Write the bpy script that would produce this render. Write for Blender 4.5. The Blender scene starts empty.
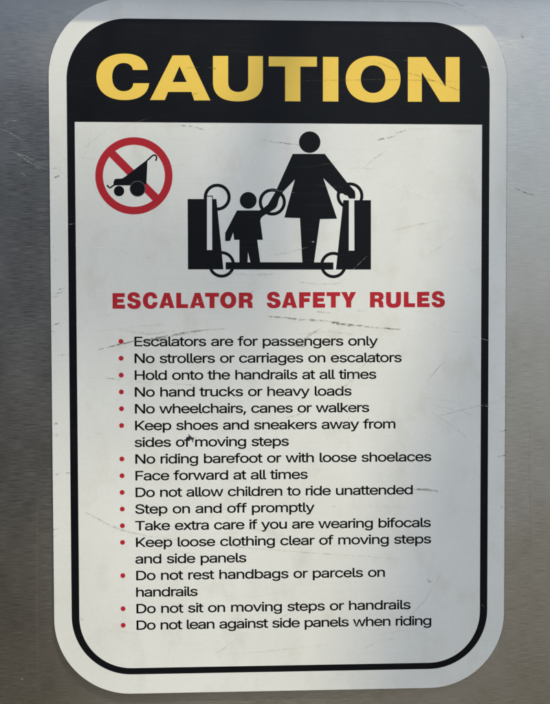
# A white caution sign on a brushed stainless steel panel, outdoors.
import bpy, bmesh, math, json, random
from mathutils import Vector, Matrix
from mathutils.geometry import tessellate_polygon

scene = bpy.context.scene
COL = scene.collection
CZ = 1.40                                   # height of the sign's centre above the ground, metres

# ------------------------------------------------------------------ camera
cam_data = bpy.data.cameras.new("camera")
cam = bpy.data.objects.new("camera", cam_data)
COL.objects.link(cam)
cam_data.sensor_fit = 'VERTICAL'
cam_data.sensor_height = 24.0
cam_data.lens = 24.0 * 790.0 / 704.0
cam_data.clip_start = 0.01
cam_data.clip_end = 2000.0
# axes of the picture (right, down, forward) in sign space (x right, z up, sign faces -y)
R0 = ((0.9993313, 0.00255348, -0.03647511), (-0.00354625, 0.9996243, -0.02717889), (0.036392, 0.02729006, 0.9989649))
def sgn(r): return Vector((r[0], r[2], -r[1]))       # photo axes (x right, y down, z in) -> world (x, y in, z up)
right, down, fwd = (sgn(r) for r in R0)
rot = Matrix((right, -down, -fwd)).transposed()
cam.matrix_world = Matrix.Translation((-0.02286, -0.52152 - 0.0016, CZ + 0.0127)) @ rot.to_4x4()
scene.camera = cam

# ------------------------------------------------------------------ sky, sun, exposure
K = 0.24                                             # how far the sun stands out from the wall, per metre of height
SUN = Vector((0.23, -K, 1.0)).normalized()       # towards the sun
world = bpy.data.worlds.new("World")
scene.world = world
world.use_nodes = True
wn = world.node_tree
sky = wn.nodes.new("ShaderNodeTexSky")
sky.sky_type = 'NISHITA'
sky.sun_disc = False
sky.sun_elevation = math.asin(SUN.z)
sky.sun_rotation = math.atan2(SUN.x, SUN.y)
sky.air_density = 1.0
sky.dust_density = 4.0
sky.ozone_density = 0.9
wn.nodes["Background"].inputs["Strength"].default_value = 0.14
tint = wn.nodes.new("ShaderNodeMix")                 # a milky, slightly hazy sky: takes the violet out of the blue
tint.data_type = 'RGBA'
tint.blend_type = 'MULTIPLY'
tint.inputs[0].default_value = 1.0
tint.inputs[7].default_value = (0.955, 1.0, 0.985, 1.0)
wn.links.new(sky.outputs[0], tint.inputs[6])
wn.links.new(tint.outputs[2], wn.nodes["Background"].inputs["Color"])
sd = bpy.data.lights.new("sun", 'SUN')
sd.energy = 2.9
sd.angle = math.radians(1.6)
sd.color = (1.0, 0.905, 0.67)
so = bpy.data.objects.new("sun", sd)
COL.objects.link(so)
so.rotation_euler = SUN.to_track_quat('Z', 'Y').to_euler()
so.location = (1, -2, 6)
vs = scene.view_settings
vs.view_transform = 'Standard'
vs.look = 'None'
vs.gamma = 1.0
vs.use_curve_mapping = False
vs.exposure = 0.95

# ------------------------------------------------------------------ artwork of the sign, in millimetres from its centre
GLYPHS = '{",":[188,[[38,-119,68,71,137,71,84,-119]]],"D":[502,[[219,0,96,0,96,57,215,57,272,63,318,81,354,110,379,149,394,198,399,255,394,312,379,361,354,399,320,428,275,446,221,452,93,452,93,509,225,509,261,507,294,501,325,492,353,478,377,461,399,441,418,418,433,391,446,361,455,329,460,293,462,255,460,217,455,181,446,149,433,119,417,92,398,68,376,48,351,31,322,17,291,8,256,2],[125,509,125,0,60,0,60,509]]],"E":[419,[[60,0,60,509,372,509,372,452,125,452,125,286,355,286,355,229,125,229,125,57,375,57,375,0]]],"F":[410,[[60,0,60,509,369,509,369,452,125,452,125,278,346,278,346,221,125,221,125,0]]],"H":[517,[[60,0,60,509,125,509,125,289,392,289,392,509,457,509,457,0,392,0,392,232,125,232,125,0]]],"K":[467,[[60,0,60,509,125,509,125,240,364,509,448,509,229,268,449,0,372,0,184,222,125,158,125,0]]],"N":[523,[[60,0,60,509,140,509,399,105,399,509,463,509,463,0,385,0,125,405,125,0]]],"S":[447,[[224,-9,172,-4,128,9,91,31,64,60,46,96,38,137,104,137,110,110,123,88,142,71,166,59,194,52,224,49,257,52,286,60,311,74,329,92,341,114,346,139,342,161,332,179,316,193,296,205,245,222,184,239,128,260,86,289,71,307,60,326,54,348,52,372,58,413,75,448,102,476,138,498,180,511,227,516,275,511,316,498,351,476,377,449,394,415,401,378,337,378,334,396,326,412,316,426,302,437,267,453,225,459,194,456,167,448,145,435,129,418,118,398,115,376,119,352,131,334,148,319,169,308,212,293,264,279,312,264,336,252,359,238,379,220,395,198,405,171,408,139,403,99,386,64,360,34,323,11,278,-4]]],"T":[449,[[32,452,32,509,417,509,417,452,257,452,257,0,193,0,193,452]]],"a":[389,[[160,-9,126,-5,94,5,68,22,48,45,35,73,30,108,34,138,43,161,58,179,78,193,100,203,125,211,178,220,234,227,252,230,265,235,273,243,276,255,276,257,273,279,267,297,256,311,240,322,220,329,196,331,171,329,149,322,132,313,118,301,107,288,100,274,41,291,57,322,79,346,104,364,133,375,163,382,194,384,239,379,263,372,286,360,306,343,322,320,333,290,337,251,337,0,277,0,277,52,272,52,252,25,236,12,215,1,190,-6],[170,45,202,49,228,59,248,74,263,93,272,115,276,138,276,190,259,182,231,176,200,171,175,168,134,159,117,150,103,139,95,124,92,105,94,87,102,72,114,61,130,52,149,47]]],"b":[424,[[229,-8,198,-5,172,4,153,17,138,31,118,59,112,59,112,0,53,0,53,509,114,509,114,319,118,319,137,346,152,360,171,373,197,381,229,384,274,378,313,361,345,332,370,293,385,245,390,189,385,133,370,84,346,45,313,16,274,-2],[220,47,253,51,279,66,301,88,316,117,325,151,328,189,325,227,316,261,301,290,280,311,253,325,220,330,188,325,161,312,140,291,125,263,116,229,113,189,116,150,125,115,140,86,162,65,188,51]]],"c":[396,[[207,-8,159,-2,117,16,82,46,56,85,40,133,34,187,40,243,56,291,82,330,117,360,159,378,207,384,234,383,260,377,284,368,305,356,324,341,340,322,353,301,362,277,303,262,290,289,270,311,242,325,207,330,173,325,145,310,124,287,108,258,99,224,96,187,99,151,108,117,124,89,145,66,173,51,207,46,243,52,271,66,292,89,304,117,363,102,354,78,341,56,325,37,306,21,285,9,261,-1,235,-6]]],"d":[424,[[195,-8,151,-2,111,16,79,45,55,84,39,133,34,189,39,245,55,293,79,332,112,361,151,378,196,384,228,381,253,373,272,360,287,346,306,319,311,319,311,509,372,509,372,0,313,0,313,59,307,59,287,31,272,17,252,4,227,-5],[205,47,236,51,263,65,284,86,299,115,309,150,312,189,309,229,300,263,284,291,263,312,237,325,205,330,172,325,145,311,124,290,108,261,99,227,96,189,99,151,109,117,124,88,145,66,172,51]]],"e":[404,[[212,-8,161,-2,117,16,82,46,56,85,40,132,34,187,39,242,55,290,81,329,115,359,157,378,205,384,236,382,266,374,294,361,319,341,341,315,357,282,368,242,371,194,371,169,97,169,100,139,110,106,128,80,151,61,179,50,212,46,234,48,254,53,271,61,285,73,297,88,306,105,365,91,353,63,335,39,311,19,283,4,249,-5],[97,221,309,221,307,237,298,269,283,294,263,314,237,326,205,330,173,326,146,313,125,294,109,270,99,241]]],"f":[254,[[228,379,228,327,6,327,6,379],[81,0,81,432,84,461,96,486,113,505,135,519,161,527,187,530,222,527,243,521,227,468,215,472,195,474,171,470,154,460,145,443,142,419,142,0]]],"g":[425,[[207,-151,168,-148,134,-140,105,-127,82,-110,64,-91,51,-69,101,-41,122,-66,136,-78,154,-88,178,-95,207,-97,249,-92,282,-75,295,-62,304,-47,310,-28,311,-6,311,68,306,68,287,41,272,28,252,16,227,8,195,5,152,10,113,27,80,53,55,90,39,136,34,191,39,246,55,293,80,332,112,361,152,378,196,384,228,382,253,373,273,360,288,346,308,319,313,319,313,379,372,379,372,-9,367,-54,350,-90,324,-117,291,-136,251,-147],[205,59,237,63,264,75,285,95,300,121,309,154,312,193,309,231,300,264,285,291,264,312,237,325,205,330,172,325,145,312,124,290,109,262,99,229,96,193,99,155,109,123,124,96,145,76,172,63]]],"h":[410,[[114,314,124,332,152,362,187,379,227,384,264,380,295,369,321,349,341,321,353,285,357,240,357,0,296,0,296,235,290,275,273,304,246,323,210,329,184,326,161,317,141,303,126,283,117,257,114,227,114,0,53,0,53,509,114,509]]],"i":[167,[[53,0,53,379,114,379,114,0],[84,443,67,446,54,455,44,468,41,483,44,499,54,512,67,521,84,524,100,521,114,512,123,499,126,483,123,468,114,455,100,446]]],"k":[381,[[53,0,53,509,114,509,114,210,284,379,360,379,190,207,372,0,294,0,147,166,114,135,114,0]]],"l":[189,[[139,-2,101,3,74,20,58,47,53,84,53,509,114,509,114,99,115,77,120,62,130,54,146,52,160,53,170,54,181,3,162,-1]]],"m":[610,[[316,314,322,321,337,343,357,361,381,375,407,383,437,386,468,383,497,372,522,354,541,328,553,296,557,255,557,0,496,0,496,254,494,273,490,289,483,302,473,313,447,326,419,330,395,328,374,320,358,307,345,290,338,270,335,247,335,0,274,0,274,260,269,288,253,311,229,326,199,330,178,328,158,320,140,307,126,289,117,266,114,238,114,0,53,0,53,379,112,379,112,308,118,323,132,346,151,363,172,376,195,384,219,386,257,380,287,361,309,331]]],"n":[410,[[112,310,124,332,152,362,187,379,227,384,264,380,295,369,321,349,341,321,353,285,357,240,357,0,296,0,296,235,290,275,273,304,246,323,210,329,184,326,161,317,141,303,126,283,117,257,114,227,114,0,53,0,53,379,112,379]]],"o":[415,[[207,-8,159,-2,117,16,82,46,56,85,40,133,34,187,40,243,56,291,82,330,117,360,159,378,207,384,256,378,299,360,333,330,359,291,376,243,381,187,376,133,359,85,333,46,299,16,256,-2],[207,46,242,51,270,66,292,89,307,117,316,151,319,187,316,224,307,258,292,287,270,310,242,325,207,330,173,325,145,310,124,287,108,258,99,224,96,187,99,151,108,117,124,89,145,66,173,51]]],"p":[424,[[53,-143,53,379,112,379,112,319,118,319,137,346,152,360,171,373,197,381,229,384,274,378,313,361,345,332,370,293,385,245,390,189,385,133,370,84,346,45,313,16,274,-2,229,-8,198,-5,173,4,153,17,138,31,118,59,114,59,114,-143],[220,47,253,51,279,66,301,88,316,117,325,151,328,189,325,227,316,261,301,290,280,311,253,325,220,330,188,325,161,312,140,291,125,263,116,229,113,189,116,150,125,115,140,86,162,65,188,51]]],"r":[259,[[53,0,53,379,112,379,112,321,115,321,130,347,152,367,181,380,213,385,229,384,243,384,243,322,230,324,207,326,182,323,159,315,140,301,126,284,117,262,114,237,114,0]]],"s":[365,[[182,-8,145,-5,112,3,84,18,62,38,45,63,36,94,94,107,105,79,124,60,150,49,181,45,217,50,244,62,262,81,268,103,265,121,254,136,237,147,212,155,149,170,104,186,72,208,53,237,47,274,51,305,65,332,87,354,115,370,149,381,187,384,223,381,254,372,279,358,299,339,314,316,324,290,268,277,258,298,243,316,219,328,187,333,156,329,131,317,114,299,109,277,112,258,124,243,144,232,172,223,229,209,275,194,306,171,325,142,331,107,326,75,312,47,290,24,260,6,223,-5]]],"t":[227,[[204,379,204,327,6,327,6,379],[65,471,126,471,126,98,128,76,136,61,150,53,170,50,185,51,202,54,213,2,192,-3,168,-4,145,-3,125,2,107,10,92,21,80,35,72,52,67,71,65,93]]],"u":[410,[[298,72,286,47,257,17,222,0,182,-5,146,-1,115,11,89,31,69,59,57,95,53,139,53,379,114,379,114,144,119,105,137,75,164,56,200,50,226,53,249,62,268,77,283,97,293,122,296,153,296,379,357,379,357,0,298,0]]],"v":[389,[[163,0,17,379,84,379,195,62,305,379,371,379,226,0]]],"w":[567,[[138,0,23,379,87,379,170,72,252,379,316,379,397,72,480,379,545,379,429,0,368,0,284,309,199,0]]],"x":[379,[[21,0,153,192,29,379,102,379,190,240,280,379,352,379,226,192,358,0,285,0,190,144,93,0]]],"y":[389,[[195,62,305,379,371,379,204,-58,191,-85,177,-107,159,-124,139,-136,117,-143,91,-145,65,-143,47,-139,61,-86,71,-87,88,-90,104,-89,118,-84,130,-74,141,-58,151,-36,163,-1,17,379,84,379]]]," ":[188,[]]}'
TITLE = [[[[-86.2,182.36],[-86.47,184.02],[-86.95,185.54],[-87.63,186.91],[-88.5,188.15],[-89.54,189.24],[-90.76,190.18],[-92.14,190.98],[-93.68,191.63],[-95.36,192.14],[-97.17,192.49],[-99.11,192.7],[-101.17,192.75],[-103.92,192.6],[-106.47,192.22],[-108.82,191.6],[-110.96,190.78],[-112.87,189.74],[-114.56,188.51],[-116.01,187.1],[-117.22,185.51],[-118.18,183.76],[-118.88,181.85],[-119.31,179.79],[-119.47,177.61],[-119.35,175.42],[-118.95,173.37],[-118.28,171.47],[-117.35,169.73],[-116.17,168.16],[-114.74,166.77],[-113.07,165.57],[-111.17,164.57],[-109.05,163.78],[-106.7,163.21],[-104.15,162.86],[-101.4,162.76],[-99.17,162.86],[-97.08,163.1],[-95.13,163.5],[-93.33,164.04],[-91.69,164.74],[-90.22,165.58],[-88.92,166.58],[-87.82,167.73],[-86.91,169.02],[-86.2,170.47],[-85.71,172.06],[-85.43,173.81],[-95.67,173.72],[-95.78,172.93],[-95.97,172.19],[-96.25,171.52],[-96.6,170.91],[-97.04,170.37],[-97.54,169.89],[-98.11,169.48],[-98.76,169.14],[-99.46,168.87],[-100.23,168.68],[-101.06,168.55],[-101.94,168.51],[-103.05,168.57],[-104.08,168.78],[-105.03,169.12],[-105.89,169.59],[-106.66,170.2],[-107.34,170.92],[-107.93,171.77],[-108.41,172.72],[-108.79,173.79],[-109.06,174.96],[-109.22,176.22],[-109.27,177.58],[-109.2,178.94],[-109.02,180.2],[-108.73,181.36],[-108.33,182.42],[-107.83,183.37],[-107.24,184.21],[-106.55,184.94],[-105.76,185.54],[-104.89,186.02],[-103.94,186.37],[-102.91,186.58],[-101.8,186.66],[-100.98,186.64],[-100.2,186.54],[-99.48,186.37],[-98.82,186.14],[-98.21,185.84],[-97.67,185.49],[-97.19,185.08],[-96.78,184.61],[-96.44,184.1],[-96.17,183.53],[-95.97,182.92],[-95.85,182.27]],[]],[[[-70.08,191.87],[-59.37,191.98],[-45.67,163.01],[-56.22,162.92],[-58.01,168.41],[-73.15,168.28],[-75.26,163.03],[-84.92,162.95]],[[[-65.65,184.95],[-70.19,174.71],[-61.03,174.79]]]],[[[-43.89,191.81],[-33.95,191.91],[-34.02,174.85],[-33.97,173.86],[-33.82,172.96],[-33.58,172.14],[-33.24,171.4],[-32.81,170.76],[-32.29,170.2],[-31.68,169.72],[-31.0,169.33],[-30.24,169.03],[-29.4,168.82],[-28.49,168.7],[-27.51,168.66],[-26.51,168.71],[-25.59,168.85],[-24.74,169.08],[-23.97,169.39],[-23.28,169.79],[-22.68,170.28],[-22.17,170.85],[-21.74,171.5],[-21.4,172.24],[-21.16,173.07],[-21.01,173.97],[-20.96,174.96],[-20.9,191.92],[-11.27,192.01],[-11.33,175.05],[-11.45,173.07],[-11.82,171.26],[-12.42,169.62],[-13.25,168.15],[-14.31,166.85],[-15.59,165.72],[-17.1,164.76],[-18.82,163.97],[-20.75,163.36],[-22.89,162.91],[-25.23,162.63],[-27.78,162.53],[-30.29,162.59],[-32.61,162.83],[-34.72,163.25],[-36.63,163.83],[-38.33,164.59],[-39.81,165.52],[-41.07,166.63],[-42.11,167.91],[-42.93,169.36],[-43.51,170.99],[-43.86,172.79],[-43.97,174.76]],[]],[[[-7.47,191.82],[24.12,191.9],[24.12,185.52],[13.25,185.42],[13.21,162.85],[3.18,162.89],[3.23,185.44],[-7.49,185.46]],[]],[[[28.07,191.93],[38.24,191.92],[38.22,162.93],[28.04,162.97]],[]],[[[79.3,177.88],[79.19,175.97],[78.87,174.17],[78.34,172.46],[77.61,170.87],[76.69,169.39],[75.59,168.04],[74.32,166.82],[72.87,165.74],[71.27,164.8],[69.52,164.02],[67.62,163.39],[65.59,162.93],[63.44,162.64],[61.16,162.53],[58.89,162.61],[56.73,162.86],[54.7,163.29],[52.81,163.89],[51.06,164.64],[49.46,165.55],[48.02,166.61],[46.75,167.8],[45.65,169.13],[44.73,170.59],[44.01,172.17],[43.48,173.86],[43.16,175.66],[43.05,177.56],[43.16,179.46],[43.48,181.26],[44.01,182.96],[44.73,184.55],[45.65,186.02],[46.75,187.37],[48.02,188.59],[49.46,189.66],[51.05,190.6],[52.8,191.38],[54.69,192.01],[56.71,192.47],[58.86,192.77],[61.14,192.88],[63.41,192.81],[65.56,192.56],[67.59,192.14],[69.48,191.55],[71.24,190.8],[72.84,189.89],[74.28,188.84],[75.56,187.65],[76.67,186.32],[77.59,184.86],[78.32,183.28],[78.85,181.59],[79.18,179.79]],[[[69.28,177.79],[69.23,176.69],[69.08,175.64],[68.83,174.65],[68.5,173.71],[68.07,172.84],[67.57,172.03],[66.99,171.3],[66.33,170.65],[65.61,170.08],[64.83,169.61],[63.99,169.23],[63.09,168.94],[62.15,168.77],[61.16,168.7],[60.17,168.75],[59.22,168.91],[58.33,169.18],[57.48,169.55],[56.7,170.01],[55.98,170.56],[55.33,171.2],[54.74,171.92],[54.24,172.72],[53.82,173.58],[53.48,174.51],[53.23,175.5],[53.08,176.55],[53.03,177.65],[53.08,178.74],[53.23,179.79],[53.48,180.79],[53.81,181.72],[54.23,182.59],[54.74,183.4],[55.32,184.13],[55.97,184.78],[56.69,185.34],[57.47,185.82],[58.31,186.2],[59.21,186.48],[60.15,186.66],[61.14,186.73],[62.13,186.68],[63.07,186.52],[63.97,186.25],[64.81,185.89],[65.6,185.43],[66.32,184.88],[66.97,184.24],[67.56,183.52],[68.06,182.72],[68.49,181.86],[68.82,180.93],[69.07,179.94],[69.23,178.89]]]],[[[84.12,192.34],[96.04,192.46],[109.29,173.28],[109.23,192.59],[118.51,192.68],[118.62,163.45],[105.71,163.35],[93.4,182.56],[93.44,163.25],[84.18,163.18]],[]]]
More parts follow.
